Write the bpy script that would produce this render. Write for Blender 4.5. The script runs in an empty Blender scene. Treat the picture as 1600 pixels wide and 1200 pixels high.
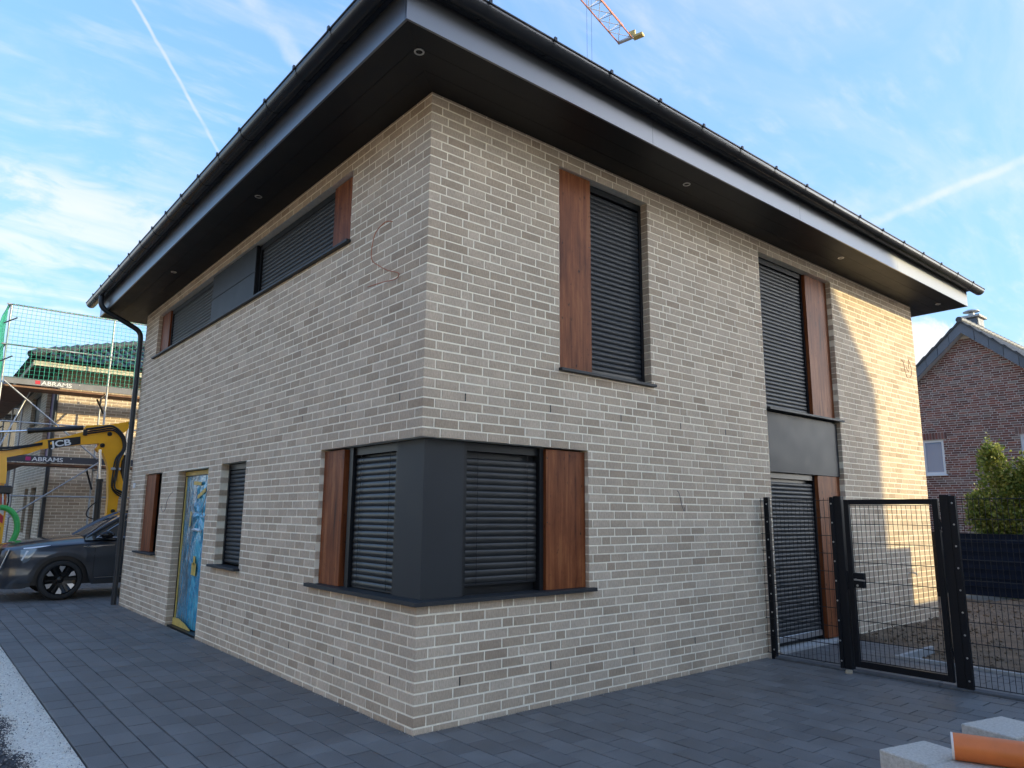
import bpy, math, random
from mathutils import Vector, Matrix, noise

R = math.radians
scene = bpy.context.scene
COL = scene.collection

# ------------------------------------------------------------------ camera
FPX = 1120.6
YAW, PITCH, ROLL = 0.8757, 0.1788, 0.0082
CAM = Vector((-3.1963, -4.9860, 1.6779))
cd = bpy.data.cameras.new('camera'); cam = bpy.data.objects.new('camera', cd); COL.objects.link(cam)
cy_, sy_, cp_, sp_ = math.cos(YAW), math.sin(YAW), math.cos(PITCH), math.sin(PITCH)
FW = Vector((cy_*cp_, sy_*cp_, sp_)); RT = Vector((sy_, -cy_, 0)); UP = RT.cross(FW)
r2 = RT*math.cos(ROLL) + UP*math.sin(ROLL); u2 = UP*math.cos(ROLL) - RT*math.sin(ROLL)
m = Matrix((r2, u2, -FW)).transposed().to_4x4(); m.translation = CAM
cam.matrix_world = m
cd.sensor_width = 36; cd.lens = FPX/1600*36; cd.clip_end = 3000; cd.clip_start = 0.05
scene.camera = cam
RT, UP = r2, u2

def ray(px, py):                     # used once below to give sky features their compass direction
    d = FW*FPX + RT*(px-800) - UP*(py-600)
    return d.normalized()

# ------------------------------------------------------------------ sky, sun, exposure
SUN_EL, SUN_DAZ = R(15), R(42)      # low sun, 42 degrees to the right of the right facade's normal
SUN = Vector((math.sin(SUN_DAZ)*math.cos(SUN_EL), -math.cos(SUN_DAZ)*math.cos(SUN_EL), math.sin(SUN_EL)))
w = bpy.data.worlds.new('World'); scene.world = w; w.use_nodes = True
nt = w.node_tree; nt.nodes.clear()
def WN(t, **kw):
    n = nt.nodes.new(t)
    for k, v in kw.items(): setattr(n, k, v)
    return n
def wl(a, b): nt.links.new(a, b)
def wm(op, a, b=None, c=None, clamp=False):
    n = WN('ShaderNodeMath', operation=op, use_clamp=clamp)
    for i, q in enumerate((a, b, c)):
        if q is None: continue
        if isinstance(q, (int, float)): n.inputs[i].default_value = q
        else: wl(q, n.inputs[i])
    return n.outputs[0]
def wrange(v, a, b, c=0., d=1.):
    n = WN('ShaderNodeMapRange', interpolation_type='SMOOTHSTEP')
    wl(v, n.inputs[0])
    for i, q in enumerate((a, b, c, d)): n.inputs[i+1].default_value = q
    return n.outputs[0]
sky = WN('ShaderNodeTexSky', sky_type='NISHITA', sun_disc=False)
sky.sun_elevation = SUN_EL; sky.sun_rotation = math.atan2(SUN.x, SUN.y)
sky.air_density = 1.0; sky.dust_density = 0.8; sky.ozone_density = 3.5; sky.altitude = 50
tc = WN('ShaderNodeTexCoord'); D = tc.outputs['Generated']
sep = WN('ShaderNodeSeparateXYZ'); wl(D, sep.inputs[0]); DZ = sep.outputs[2]
def wdot(vec):
    n = WN('ShaderNodeVectorMath', operation='DOT_PRODUCT'); wl(D, n.inputs[0]); n.inputs[1].default_value = vec
    return n.outputs['Value']
def wnoise(vec, scale, detail=6, rough=.55, dist=0.):
    n = WN('ShaderNodeTexNoise'); wl(vec, n.inputs['Vector'])
    n.inputs['Scale'].default_value = scale; n.inputs['Detail'].default_value = detail
    n.inputs['Roughness'].default_value = rough; n.inputs['Distortion'].default_value = dist
    return n.outputs['Fac']
# flat layer coordinates: direction / height, as for a cloud deck overhead
dv = WN('ShaderNodeVectorMath', operation='SCALE'); wl(D, dv.inputs[0])
wl(wm('DIVIDE', 1., wm('ADD', wm('MAXIMUM', DZ, 0.), .18)), dv.inputs['Scale'])
deck = dv.outputs[0]
mp = WN('ShaderNodeMapping'); mp.inputs['Rotation'].default_value = (0, 0, R(35)); mp.inputs['Scale'].default_value = (.55, 1.9, 1); wl(deck, mp.inputs[0])
cir = wnoise(mp.outputs[0], 1.6, 8, .6, .9)
cir2 = wnoise(deck, 7.0, 5, .6, .4)
def blob(dirs, a0, a1):
    out = None
    for d in dirs:
        b = wrange(wdot(d), math.cos(R(a1)), math.cos(R(a0)))
        out = b if out is None else wm('MAXIMUM', out, b)
    return out
wisps = blob([ray(95, 245), ray(180, 235), ray(60, 280), ray(255, 310), ray(100, 300), ray(40, 405), ray(140, 410)], 0.5, 5.5)
veil = wm('MULTIPLY', wrange(cir, .40, .72), .34)
patch = wm('MULTIPLY', wm('MULTIPLY', wrange(cir2, .34, .56), wrange(cir, .34, .58)), wm('MULTIPLY', wisps, .62))
ripple = wm('MULTIPLY', wm('MULTIPLY', wrange(wnoise(mp.outputs[0], 14, 4, .55, .2), .42, .75), wrange(cir2, .3, .7)), .30)
haze = wm('MULTIPLY', wrange(DZ, .30, .02), .12)
# two contrails and a smear: great circles on the sky with soft edges
def trail(p, q, wdt, strength, ext=1.06):
    a, b = ray(*p), ray(*q); n = a.cross(b).normalized(); mid = (a+b).normalized()
    wob = wm('MULTIPLY', wm('SUBTRACT', wnoise(D, 30, 4), .5), wdt*1.2)
    dist = wm('ABSOLUTE', wm('ADD', wdot(n), wob))
    half = math.acos(max(-1, min(1, a.dot(mid))))*ext
    along = wrange(wdot(mid), math.cos(half*1.15), math.cos(half*.8))
    core = wrange(dist, wdt, wdt*.1)
    return wm('MULTIPLY', wm('MULTIPLY', core, along), wm('MULTIPLY', wrange(wnoise(D, 18, 5), .2, .7), strength))
c_all = veil
for q in (patch, ripple, haze, trail((200, -15), (352, 255), .0030, .60), trail((385, -10), (480, 110), .016, .42),
          trail((1355, 352), (1640, 232), .008, .5), trail((1300, 330), (1640, 262), .03, .3)):
    c_all = wm('SUBTRACT', wm('ADD', c_all, q), wm('MULTIPLY', c_all, q))
# fair-weather cumulus low over the horizon
cmp_ = WN('ShaderNodeMapping'); cmp_.inputs['Location'].default_value = (1.3, .4, .2); wl(D, cmp_.inputs[0])
cum = wrange(wm('ADD', wnoise(cmp_.outputs[0], 5.2, 9, .6, .35), wrange(DZ, .33, .17, -.30, .04)), .50, .57)
c_all = wm('MAXIMUM', c_all, wm('MULTIPLY', cum, .97), clamp=True)
bw = WN('ShaderNodeRGBToBW'); wl(sky.outputs[0], bw.inputs[0])
cl = WN('ShaderNodeCombineColor')
soft = WN('ShaderNodeVectorMath', operation='SCALE'); wl(sky.outputs[0], soft.inputs[0])   # brightness curve dims the horizon glow, the glare round the sun stays
keep = wrange(bw.outputs[0], 4., 12.); dim = wm('DIVIDE', 1., wm('ADD', 1., wm('MULTIPLY', bw.outputs[0], .95)))
wl(wm('ADD', wm('MULTIPLY', dim, wm('SUBTRACT', 1., keep)), keep), soft.inputs['Scale'])
lum = wm('ADD', wm('ADD', wm('MULTIPLY', wm('MINIMUM', bw.outputs[0], 3.), .08), .78), wm('MULTIPLY', wm('MAXIMUM', wm('SUBTRACT', bw.outputs[0], 4.), 0.), .6))
wl(lum, cl.inputs[0]); wl(wm('MULTIPLY', lum, 1.02), cl.inputs[1]); wl(wm('MULTIPLY', lum, 1.06), cl.inputs[2])
mx = WN('ShaderNodeMix', data_type='RGBA'); wl(c_all, mx.inputs[0]); wl(soft.outputs[0], mx.inputs[6]); wl(cl.outputs[0], mx.inputs[7])
bg = WN('ShaderNodeBackground'); wl(mx.outputs[2], bg.inputs[0]); bg.inputs[1].default_value = 0.15
wo = WN('ShaderNodeOutputWorld'); wl(bg.outputs[0], wo.inputs[0])

sl = bpy.data.lights.new('sun', 'SUN'); sl.energy = 2.0; sl.angle = R(0.5); sl.color = (.35, .285, .145)
so = bpy.data.objects.new('sun', sl); COL.objects.link(so)
so.rotation_euler = SUN.to_track_quat('Z', 'Y').to_euler(); so.location = SUN*60
scene.view_settings.view_transform = 'Standard'; scene.view_settings.look = 'None'
scene.view_settings.exposure = 2.9; scene.view_settings.gamma = 1
scene.view_settings.use_curve_mapping = False

# ------------------------------------------------------------------ mesh helpers
WORG = {}                             # world origin of every object made here
def empty(name, loc, label=None, cat=None, group=None):
    o = bpy.data.objects.new(name, None); COL.objects.link(o); o.location = loc; o.empty_display_size = .2
    WORG[o] = Vector(loc); tag(o, label, cat, group); return o
def tag(o, label=None, cat=None, group=None, kind=None):
    if label: o['label'] = label
    if cat: o['category'] = cat
    if group: o['group'] = group
    if kind: o['kind'] = kind
    return o
def link(name, me, loc, parent=None):
    o = bpy.data.objects.new(name, me); COL.objects.link(o)
    WORG[o] = Vector(loc)
    if parent is not None:
        o.parent = parent; o.location = Vector(loc) - WORG[parent]
    else: o.location = loc
    return o
class MB:
    def __init__(s): s.v = []; s.f = []; s.t = []
    def add(s, vs, fs, tint=.5):
        b = len(s.v); s.v += [tuple(p) for p in vs]; s.f += [tuple(i+b for i in f) for f in fs]; s.t += [tint]*len(fs); return s
    def box(s, x0, y0, z0, x1, y1, z1, b=0., tint=.5):
        return s.obox(Vector(((x0+x1)/2, (y0+y1)/2, (z0+z1)/2)), Vector((1, 0, 0)), Vector((0, 1, 0)), Vector((0, 0, 1)), abs(x1-x0)/2, abs(y1-y0)/2, abs(z1-z0)/2, b, tint)
    def obox(s, c, ax, ay, az, hx, hy, hz, b=0., tint=.5):
        c = Vector(c)
        P = lambda x, y, z: c+ax*x+ay*y+az*z
        if b <= 0:
            vs = [P(x*hx, y*hy, z*hz) for x in (-1, 1) for y in (-1, 1) for z in (-1, 1)]
            return s.add(vs, [(0, 1, 3, 2), (4, 6, 7, 5), (0, 4, 5, 1), (2, 3, 7, 6), (0, 2, 6, 4), (1, 5, 7, 3)], tint)
        vs = []; ix = {}
        for x in (-1, 1):
            for y in (-1, 1):
                for z in (-1, 1):
                    for k in range(3):
                        q = [x*hx, y*hy, z*hz]
                        for j in range(3):
                            if j != k: q[j] -= (x, y, z)[j]*b
                        ix[(x, y, z, k)] = len(vs); vs.append(P(*q))
        fs = []
        for k in range(3):
            for d in (-1, 1):
                i, j = [q for q in range(3) if q != k]
                loop = []
                for a, bb in ((-1, -1), (1, -1), (1, 1), (-1, 1)):
                    q = [0, 0, 0]; q[k] = d; q[i] = a; q[j] = bb; loop.append(ix[(*q, k)])
                fs.append(tuple(loop if (d > 0) != (k == 1) else reversed(loop)))
        for k in range(3):                      # edges along axis k
            i, j = [q for q in range(3) if q != k]
            for a in (-1, 1):
                for bb in (-1, 1):
                    q0 = [0, 0, 0]; q0[i] = a; q0[j] = bb; q1 = q0[:]; q0[k] = -1; q1[k] = 1
                    fs.append((ix[(*q0, i)], ix[(*q1, i)], ix[(*q1, j)], ix[(*q0, j)]))
        for x in (-1, 1):
            for y in (-1, 1):
                for z in (-1, 1): fs.append(tuple(ix[(x, y, z, k)] for k in range(3)))
        return s.add(vs, fs, tint)
    def tube(s, path, r, n=8, cap=True, tint=.5):
        path = [Vector(p) for p in path]; rs = r if isinstance(r, (list, tuple)) else [r]*len(path)
        vs = []; fs = []; ref = None
        for i, p in enumerate(path):
            d = (path[min(i+1, len(path)-1)]-path[max(i-1, 0)]).normalized()
            if ref is None:
                ref = d.cross(Vector((0, 0, 1)))
                if ref.length < .1: ref = d.cross(Vector((1, 0, 0)))
                ref.normalize()
            ref = (ref-d*ref.dot(d)).normalized(); o = d.cross(ref)
            for k in range(n):
                a = 2*math.pi*k/n; vs.append(p+(ref*math.cos(a)+o*math.sin(a))*rs[i])
        for i in range(len(path)-1):
            for k in range(n): fs.append((i*n+k, i*n+(k+1) % n, (i+1)*n+(k+1) % n, (i+1)*n+k))
        if cap: fs += [tuple(reversed(range(n))), tuple(range((len(path)-1)*n, len(path)*n))]
        return s.add(vs, fs, tint)
    def prism(s, poly, fn, a0, a1, tint=.5):     # poly of (u,v), fn(u,v,a) -> xyz
        n = len(poly)
        vs = [fn(u, v, a0) for u, v in poly]+[fn(u, v, a1) for u, v in poly]
        fs = [tuple(range(n)), tuple(reversed(range(n, 2*n)))]+[(i, i+n, (i+1) % n+n, (i+1) % n) for i in range(n)]
        return s.add(vs, fs, tint)
    def grid(s, fn, nu, nv, tint=.5):
        vs = [fn(i/nu, j/nv) for j in range(nv+1) for i in range(nu+1)]
        fs = [(j*(nu+1)+i, j*(nu+1)+i+1, (j+1)*(nu+1)+i+1, (j+1)*(nu+1)+i) for j in range(nv) for i in range(nu)]
        return s.add(vs, fs, tint)
    def lathe(s, prof, c, axis, n=24, tint=.5):   # prof of (r, h) along axis from c
        axis = Vector(axis).normalized(); c = Vector(c)
        a = axis.cross(Vector((0, 0, 1)))
        if a.length < .1: a = axis.cross(Vector((1, 0, 0)))
        a.normalize(); b = axis.cross(a); vs = []; fs = []
        for r, h in prof:
            for k in range(n):
                t = 2*math.pi*k/n; vs.append(c+axis*h+(a*math.cos(t)+b*math.sin(t))*r)
        for i in range(len(prof)-1):
            for k in range(n): fs.append((i*n+k, i*n+(k+1) % n, (i+1)*n+(k+1) % n, (i+1)*n+k))
        return s.add(vs, fs, tint)
    def mesh(s, name, mat, c=Vector((0, 0, 0)), smooth=None):
        me = bpy.data.meshes.new(name)
        me.from_pydata([(p[0]-c[0], p[1]-c[1], p[2]-c[2]) for p in s.v], [], s.f)
        if mat: me.materials.append(mat)
        at = me.attributes.new('tint', 'FLOAT', 'FACE'); at.data.foreach_set('value', s.t)
        if smooth is not None:
            me.polygons.foreach_set('use_smooth', [True]*len(me.polygons)); me.set_sharp_from_angle(angle=R(smooth))
        me.update(); return me
    def build(s, name, mat, parent=None, smooth=None, kind=None):
        xs, ys, zs = zip(*s.v); c = Vector(((min(xs)+max(xs))/2, (min(ys)+max(ys))/2, min(zs)))
        o = link(name, s.mesh(name, mat, c, smooth), c, parent)
        if kind: o['kind'] = kind
        return o

# ------------------------------------------------------------------ materials
MATS = {}
def mat(name, col, rough=.6, metal=0., var=0., vscale=8., bump=0., bscale=60., coat=0., stretch=None, spec=.5, col2=None, trans=0., bdist=.01):
    if name in MATS: return MATS[name]
    M = bpy.data.materials.new(name); M.use_nodes = True; t = M.node_tree; p = t.nodes['Principled BSDF']
    p.inputs['Base Color'].default_value = (*col, 1); p.inputs['Roughness'].default_value = rough
    p.inputs['Metallic'].default_value = metal; p.inputs['Specular IOR Level'].default_value = spec
    p.inputs['Coat Weight'].default_value = coat; p.inputs['Coat Roughness'].default_value = .05
    p.inputs['Transmission Weight'].default_value = trans
    g = t.nodes.new('ShaderNodeNewGeometry'); v = g.outputs['Position']
    if stretch:
        k = t.nodes.new('ShaderNodeMapping'); k.inputs['Scale'].default_value = stretch; t.links.new(v, k.inputs[0]); v = k.outputs[0]
    if var or col2:
        n = t.nodes.new('ShaderNodeTexNoise'); n.inputs['Scale'].default_value = vscale; n.inputs['Detail'].default_value = 7; n.inputs['Roughness'].default_value = .62; t.links.new(v, n.inputs['Vector'])
        r = t.nodes.new('ShaderNodeValToRGB'); e = r.color_ramp.elements
        c2 = col2 or tuple(min(1, c*(1+var)) for c in col); c1 = col if col2 else tuple(c*(1-var) for c in col)
        e[0].position = .32; e[0].color = (*c1, 1); e[1].position = .68; e[1].color = (*c2, 1)
        t.links.new(n.outputs['Fac'], r.inputs[0]); t.links.new(r.outputs[0], p.inputs['Base Color'])
        q = t.nodes.new('ShaderNodeMapRange'); q.inputs[3].default_value = max(.03, rough-.08); q.inputs[4].default_value = min(1, rough+.1)
        t.links.new(n.outputs['Fac'], q.inputs[0]); t.links.new(q.outputs[0], p.inputs['Roughness'])
    if bump:
        n = t.nodes.new('ShaderNodeTexNoise'); n.inputs['Scale'].default_value = bscale; n.inputs['Detail'].default_value = 5; t.links.new(v, n.inputs['Vector'])
        b = t.nodes.new('ShaderNodeBump'); b.inputs['Strength'].default_value = bump; b.inputs['Distance'].default_value = bdist
        t.links.new(n.outputs['Fac'], b.inputs['Height']); t.links.new(b.outputs[0], p.inputs['Normal'])
    MATS[name] = M; return M
def tinted(name, stops, rough=.85, grain=.18, gscale=70., gstretch=(1, 1, 1), bump=.3, big=.12, spec=.3, scuff=None):
    """piece colour from the per-piece 'tint' value, plus grain, blotches and relief"""
    M = bpy.data.materials.new(name); M.use_nodes = True; t = M.node_tree; p = t.nodes['Principled BSDF']; L = t.links.new
    p.inputs['Specular IOR Level'].default_value = spec
    a = t.nodes.new('ShaderNodeAttribute'); a.attribute_name = 'tint'
    r = t.nodes.new('ShaderNodeValToRGB'); e = r.color_ramp.elements
    while len(e) < len(stops): e.new(.5)
    for q, (ps, c) in zip(e, stops): q.position = ps; q.color = (*c, 1)
    L(a.outputs['Fac'], r.inputs[0])
    g = t.nodes.new('ShaderNodeNewGeometry'); k = t.nodes.new('ShaderNodeMapping'); k.inputs['Scale'].default_value = gstretch; L(g.outputs['Position'], k.inputs[0])
    n = t.nodes.new('ShaderNodeTexNoise'); n.inputs['Scale'].default_value = gscale; n.inputs['Detail'].default_value = 6; n.inputs['Roughness'].default_value = .7; L(k.outputs[0], n.inputs['Vector'])
    n2 = t.nodes.new('ShaderNodeTexNoise'); n2.inputs['Scale'].default_value = 3.; n2.inputs['Detail'].default_value = 5; L(g.outputs['Position'], n2.inputs['Vector'])
    def mr(o, lo, hi):
        q = t.nodes.new('ShaderNodeMapRange'); q.inputs[1].default_value = .3; q.inputs[2].default_value = .7; q.inputs[3].default_value = lo; q.inputs[4].default_value = hi; L(o, q.inputs[0]); return q.outputs[0]
    mu = t.nodes.new('ShaderNodeMath'); mu.operation = 'MULTIPLY'; L(mr(n.outputs['Fac'], 1-grain, 1+grain), mu.inputs[0]); L(mr(n2.outputs['Fac'], 1-big, 1+big), mu.inputs[1])
    s = t.nodes.new('ShaderNodeVectorMath'); s.operation = 'SCALE'; L(r.outputs[0], s.inputs[0]); L(mu.outputs[0], s.inputs['Scale'])
    out = s.outputs[0]
    if scuff:                                    # chalky scuffs with a shape of their own
        n3 = t.nodes.new('ShaderNodeTexNoise'); n3.inputs['Scale'].default_value = 2.3; n3.inputs['Detail'].default_value = 9; n3.inputs['Roughness'].default_value = .75; n3.inputs['Distortion'].default_value = .6; L(g.outputs['Position'], n3.inputs['Vector'])
        q = t.nodes.new('ShaderNodeMapRange'); q.inputs[1].default_value = .60; q.inputs[2].default_value = .80; q.inputs[4].default_value = .75; L(n3.outputs['Fac'], q.inputs[0])
        x = t.nodes.new('ShaderNodeMix'); x.data_type = 'RGBA'; L(q.outputs[0], x.inputs[0]); L(out, x.inputs[6]); x.inputs[7].default_value = (*scuff, 1); out = x.outputs[2]
    L(out, p.inputs['Base Color'])
    L(mr(n2.outputs['Fac'], rough-.1, min(1, rough+.08)), p.inputs['Roughness'])
    b = t.nodes.new('ShaderNodeBump'); b.inputs['Strength'].default_value = bump; b.inputs['Distance'].default_value = .004; L(n.outputs['Fac'], b.inputs['Height']); L(b.outputs[0], p.inputs['Normal'])
    return M

M_brick = tinted('clinker', [(0, (.48, .365, .255)), (.30, (.53, .41, .295)), (.66, (.61, .48, .35)), (.74, (.52, .40, .285)), (.92, (.455, .345, .24)), (1, (.42, .31, .215))], gscale=75, gstretch=(1, 1, .35), grain=.20, bump=.5, big=.10)
M_mortar = mat('mortar', (.94, .825, .64), .95, var=.10, vscale=14, bump=.4, bscale=220, bdist=.003)
M_paver = tinted('paver_concrete', [(0, (.130, .125, .120)), (.5, (.148, .143, .138)), (1, (.170, .165, .158))], rough=.62, grain=.16, gscale=130, bump=.35, big=.18, spec=.4, scuff=(.17, .175, .185))
M_bed = mat('joint_sand', (.010, .010, .011), .95, var=.3, vscale=40)
M_anth = mat('anthracite_aluminium', (.032, .034, .036), .5, .0, var=.06, vscale=3, spec=.28)
M_anthd = mat('dark_frame', (.012, .013, .015), .4, .2)
M_fascia = mat('fascia_aluminium', (.20, .203, .21), .28, .75)
M_gutter = mat('gutter_coated', (.05, .05, .052), .25, .5)
M_pipe = mat('downpipe_coated', (.030, .034, .040), .33, .3, var=.1, vscale=4)
M_soffit = mat('soffit_board', (.008, .008, .009), .5, .0, var=.15, vscale=3, spec=.35)
M_slat = mat('shutter_slat', (.042, .044, .046), .45, .1, spec=.25, var=.08, vscale=5)
M_blind = mat('blind_slat', (.030, .029, .027), .34, .2, var=.10, vscale=6)
M_steel = mat('stainless', (.55, .55, .55), .3, .9)
M_galv = mat('galvanised_tube', (.42, .43, .44), .5, .65, var=.18, vscale=9)
M_chrome = mat('chrome', (.7, .72, .75), .12, 1.)
M_white = mat('white_plastic', (.75, .75, .73), .5)
M_cable = mat('orange_cable', (.50, .16, .07), .5)
M_cableg = mat('grey_cable', (.16, .14, .13), .5)
M_glass = mat('window_glass', (.03, .04, .05), .04, 0., spec=.8, coat=.5)

def wood():
    M = bpy.data.materials.new('timber_decor'); M.use_nodes = True; t = M.node_tree; p = t.nodes['Principled BSDF']; L = t.links.new
    g = t.nodes.new('ShaderNodeNewGeometry')
    def nz(sc, st, det=6, dist=0.):
        k = t.nodes.new('ShaderNodeMapping'); k.inputs['Scale'].default_value = st; L(g.outputs['Position'], k.inputs[0])
        n = t.nodes.new('ShaderNodeTexNoise'); n.inputs['Scale'].default_value = sc; n.inputs['Detail'].default_value = det; n.inputs['Distortion'].default_value = dist; n.inputs['Roughness'].default_value = .65; L(k.outputs[0], n.inputs['Vector']); return n.outputs['Fac']
    a = nz(16, (1, 1, .05), 7, .5); b = nz(3.2, (1.6, 1.6, .45), 4, .6); c = nz(22, (1, 1, .5), 3)
    ad = t.nodes.new('ShaderNodeMath'); ad.operation = 'MULTIPLY_ADD'; L(b, ad.inputs[0]); ad.inputs[1].default_value = .7; L(a, ad.inputs[2])
    r = t.nodes.new('ShaderNodeValToRGB'); e = r.color_ramp.elements
    for q in range(2): e.new(.5)
    for q, (ps, cc) in zip(e, ((.58, (.062, .016, .006)), (.76, (.165, .045, .014)), (.90, (.23, .068, .022)), (1., (.29, .098, .033)))): q.position = ps; q.color = (*cc, 1)
    L(ad.outputs[0], r.inputs[0])
    kn = t.nodes.new('ShaderNodeMapRange'); kn.inputs[1].default_value = .63; kn.inputs[2].default_value = .74; L(c, kn.inputs[0])
    x = t.nodes.new('ShaderNodeMix'); x.data_type = 'RGBA'; L(kn.outputs[0], x.inputs[0]); L(r.outputs[0], x.inputs[6]); x.inputs[7].default_value = (.03, .012, .006, 1)
    L(x.outputs[2], p.inputs['Base Color']); p.inputs['Roughness'].default_value = .5; p.inputs['Specular IOR Level'].default_value = .2
    bp = t.nodes.new('ShaderNodeBump'); bp.inputs['Strength'].default_value = .15; bp.inputs['Distance'].default_value = .003; L(a, bp.inputs['Height']); L(bp.outputs[0], p.inputs['Normal'])
    return M
M_wood = wood()

# ------------------------------------------------------------------ ground
rng = random.Random(11)
MB().grid(lambda a, b: ((a-.5)*1600, (b-.5)*1600, -.10), 8, 8).build('ground', mat('bare_earth', (.20, .165, .125), .95, var=.3, vscale=.7, bump=.6, bscale=9, bdist=.05))['kind'] = 'structure'

def paver_piece(mb, x0, y0, x1, y1, zt, tint, ch=.0022, dep=.06):
    a = [(x0+ch, y0+ch), (x1-ch, y0+ch), (x1-ch, y1-ch), (x0+ch, y1-ch)]; b = [(x0, y0), (x1, y0), (x1, y1), (x0, y1)]
    vs = [(*p, zt) for p in a]+[(*p, zt-ch) for p in b]+[(*p, zt-dep) for p in b]
    fs = [(0, 1, 2, 3)]+[(i+4, (i+1) % 4+4, (i+1) % 4, i) for i in range(4)]+[(i+8, (i+1) % 4+8, (i+1) % 4+4, i+4) for i in range(4)]
    mb.add(vs, fs, tint)
def scr_area(c, n, area):
    d = Vector(c)-CAM; z = d.dot(FW)
    if z < .3: return 0
    x = 800+FPX*d.dot(RT)/z; y = 600-FPX*d.dot(UP)/z
    if not (-40 < x < 1640 and -40 < y < 1240): return 0
    return area*abs(d.normalized().dot(n))/(z*z)

def paving(name, rects, strip, length, xorg, nind, label_area=None):
    """strips along y with half bond; rects = (x0,y0,x1,y1) areas"""
    bed = MB()
    for i, (x0, y0, x1, y1) in enumerate(rects): bed.box(x0, y0, -.09, x1, y1, -.030-.0005*i)
    root = bed.build(name, M_bed); root['kind'] = 'structure'
    pcs = []
    for (x0, y0, x1, y1) in rects:
        i0 = int(math.floor((x0-xorg)/strip+.01)); i1 = int(math.ceil((x1-xorg)/strip-.01))
        for i in range(i0, i1):
            xa = max(x0, xorg+i*strip)+.0050; xb = min(x1, xorg+(i+1)*strip)-.0050
            if xb-xa < .03: continue
            y = y0-(.5*length if i % 2 else 0)-.4*length*((i*7) % 3 == 1)*.0
            while y < y1:
                ya, yb = max(y0, y)+.0042, min(y1, y+length)-.0042
                if yb-ya > .03: pcs.append((xa+rng.uniform(-.0008, .0008), ya, xb, yb, rng.uniform(-.0025, .0015), rng.random()))
                y += length
    UPV = Vector((0, 0, 1))
    pcs.sort(key=lambda q: -scr_area(((q[0]+q[2])/2, (q[1]+q[3])/2, 0), UPV, (q[2]-q[0])*(q[3]-q[1])))
    cache = {}
    for q in pcs[:nind]:
        x0, y0, x1, y1, z, t = q; k = (round(x1-x0, 2), round(y1-y0, 2), int(t*9))
        c = Vector((x0, y0, z))
        if k not in cache:
            mb = MB(); paver_piece(mb, 0, 0, x1-x0, y1-y0, 0, t); cache[k] = mb.mesh('paver', M_paver)
        link('paver', cache[k], c, root)
    if pcs[nind:]:
        mb = MB()
        for q in pcs[nind:]: paver_piece(mb, *q[:5], q[5])
        mb.build('pavers', M_paver, root, kind='stuff')
    return root
paving('paving', [(-2.05, -4.6, 0, 16.5), (0, -4.6, 4.985, 0), (0, 9.95, 6.5, 16.5)], .205, .31, -2.05, 300)
paving('garden_path', [(5.115, -4.6, 6.19, 0), (6.19, -.98, 7.2, 0)], .205, .31, 5.115, 120)

# gravel road, grit strip, garden soil
def gz(x, y, s=1.): return noise.noise(Vector((x*s, y*s, 3.1)))
MB().grid(lambda a, b: (-2.055-a*9, -9+b*40, -.035+.012*gz(-2.2-a*9, b*40, 1.7)+.006*gz(a*9, b*40, 6)), 60, 160).build('gravel_road', mat('road_base', (.075, .075, .078), .95, var=.45, vscale=30, bump=.9, bscale=120, bdist=.02), smooth=60)['kind'] = 'structure'
def grit_edge(y): return -2.36-.10*gz(0, y, .9)-.07*gz(5, y, 3.1)-.03*gz(9, y, 9)
def grit(a, b):
    y = -3+b*22; x0 = -2.056; x1 = grit_edge(y); x = x0+(x1-x0)*a
    return (x, y, -.010-.024*a*a+.008*gz(x, y, 14)*(a > .02)+.006*gz(x, y, 40)*(a > .02))
MB().grid(grit, 14, 440).build('grit_strip', mat('pale_grit', (.84, .79, .70), .95, var=.25, vscale=45, bump=1., bscale=200, bdist=.012), smooth=70)['kind'] = 'structure'
def stones(n, fn, smin, smax, sd):
    mb = MB(); rg = random.Random(sd)
    for _ in range(n):
        x, y, z, t = fn(rg); s = smin+(smax-smin)*rg.random()**2.2
        a = rg.random()*6.28; ax = Vector((math.cos(a), math.sin(a), rg.uniform(-.3, .3))).normalized(); ay = Vector((0, 0, 1)).cross(ax).normalized(); az = ax.cross(ay)
        c = Vector((x, y, z)); q = [rg.uniform(.6, 1.1) for _ in range(6)]
        vs = [c+ax*s*q[0], c-ax*s*q[1], c+ay*s*q[2]*.8, c-ay*s*q[3]*.8, c+az*s*q[4]*.6, c-az*s*q[5]*.6]
        mb.add(vs, [(0, 2, 4), (2, 1, 4), (1, 3, 4), (3, 0, 4), (2, 0, 5), (1, 2, 5), (3, 1, 5), (0, 3, 5)], t)
    return mb
def road_stone(rg):
    y = rg.uniform(-1, 4.6) if rg.random() < .8 else rg.uniform(4, 9)
    x = grit_edge(y)+.05-abs(rg.gauss(0, .5)); return x, y, -.032, rg.random()
M_stone = tinted('gravel_stone', [(0, (.05, .05, .053)), (.7, (.10, .10, .105)), (.9, (.22, .21, .20)), (.97, (.45, .42, .38)), (1, (.5, .47, .43))], gscale=200, grain=.3)
tag(stones(9000, road_stone, .005, .022, 3).build('gravel', M_stone), 'dark loose gravel with pale pebbles beside the white grit', 'gravel', kind='stuff')
def grit_grain(rg):
    y = rg.uniform(-.6, 8); e = rg.random(); x1 = grit_edge(y)
    x = x1+rg.gauss(0, .035) if e < .5 else (-2.06-abs(rg.gauss(0, .03)) if e < .6 else rg.uniform(x1, -2.06))
    return x, y, -.008-.022*min(1, max(0, (x+2.056)/(x1+2.056)))**2+.004*(rg.random()), rg.random()
M_grain = tinted('grit_grain', [(0, (.66, .62, .55)), (.78, (.86, .81, .72)), (.84, (.2, .2, .2)), (1, (.09, .09, .09))], gscale=250, grain=.2)
tag(stones(14000, grit_grain, .002, .009, 5).build('loose_grit', M_grain), 'pale loose grit scattered along the dark paving edge', 'grit', kind='stuff')
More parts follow.
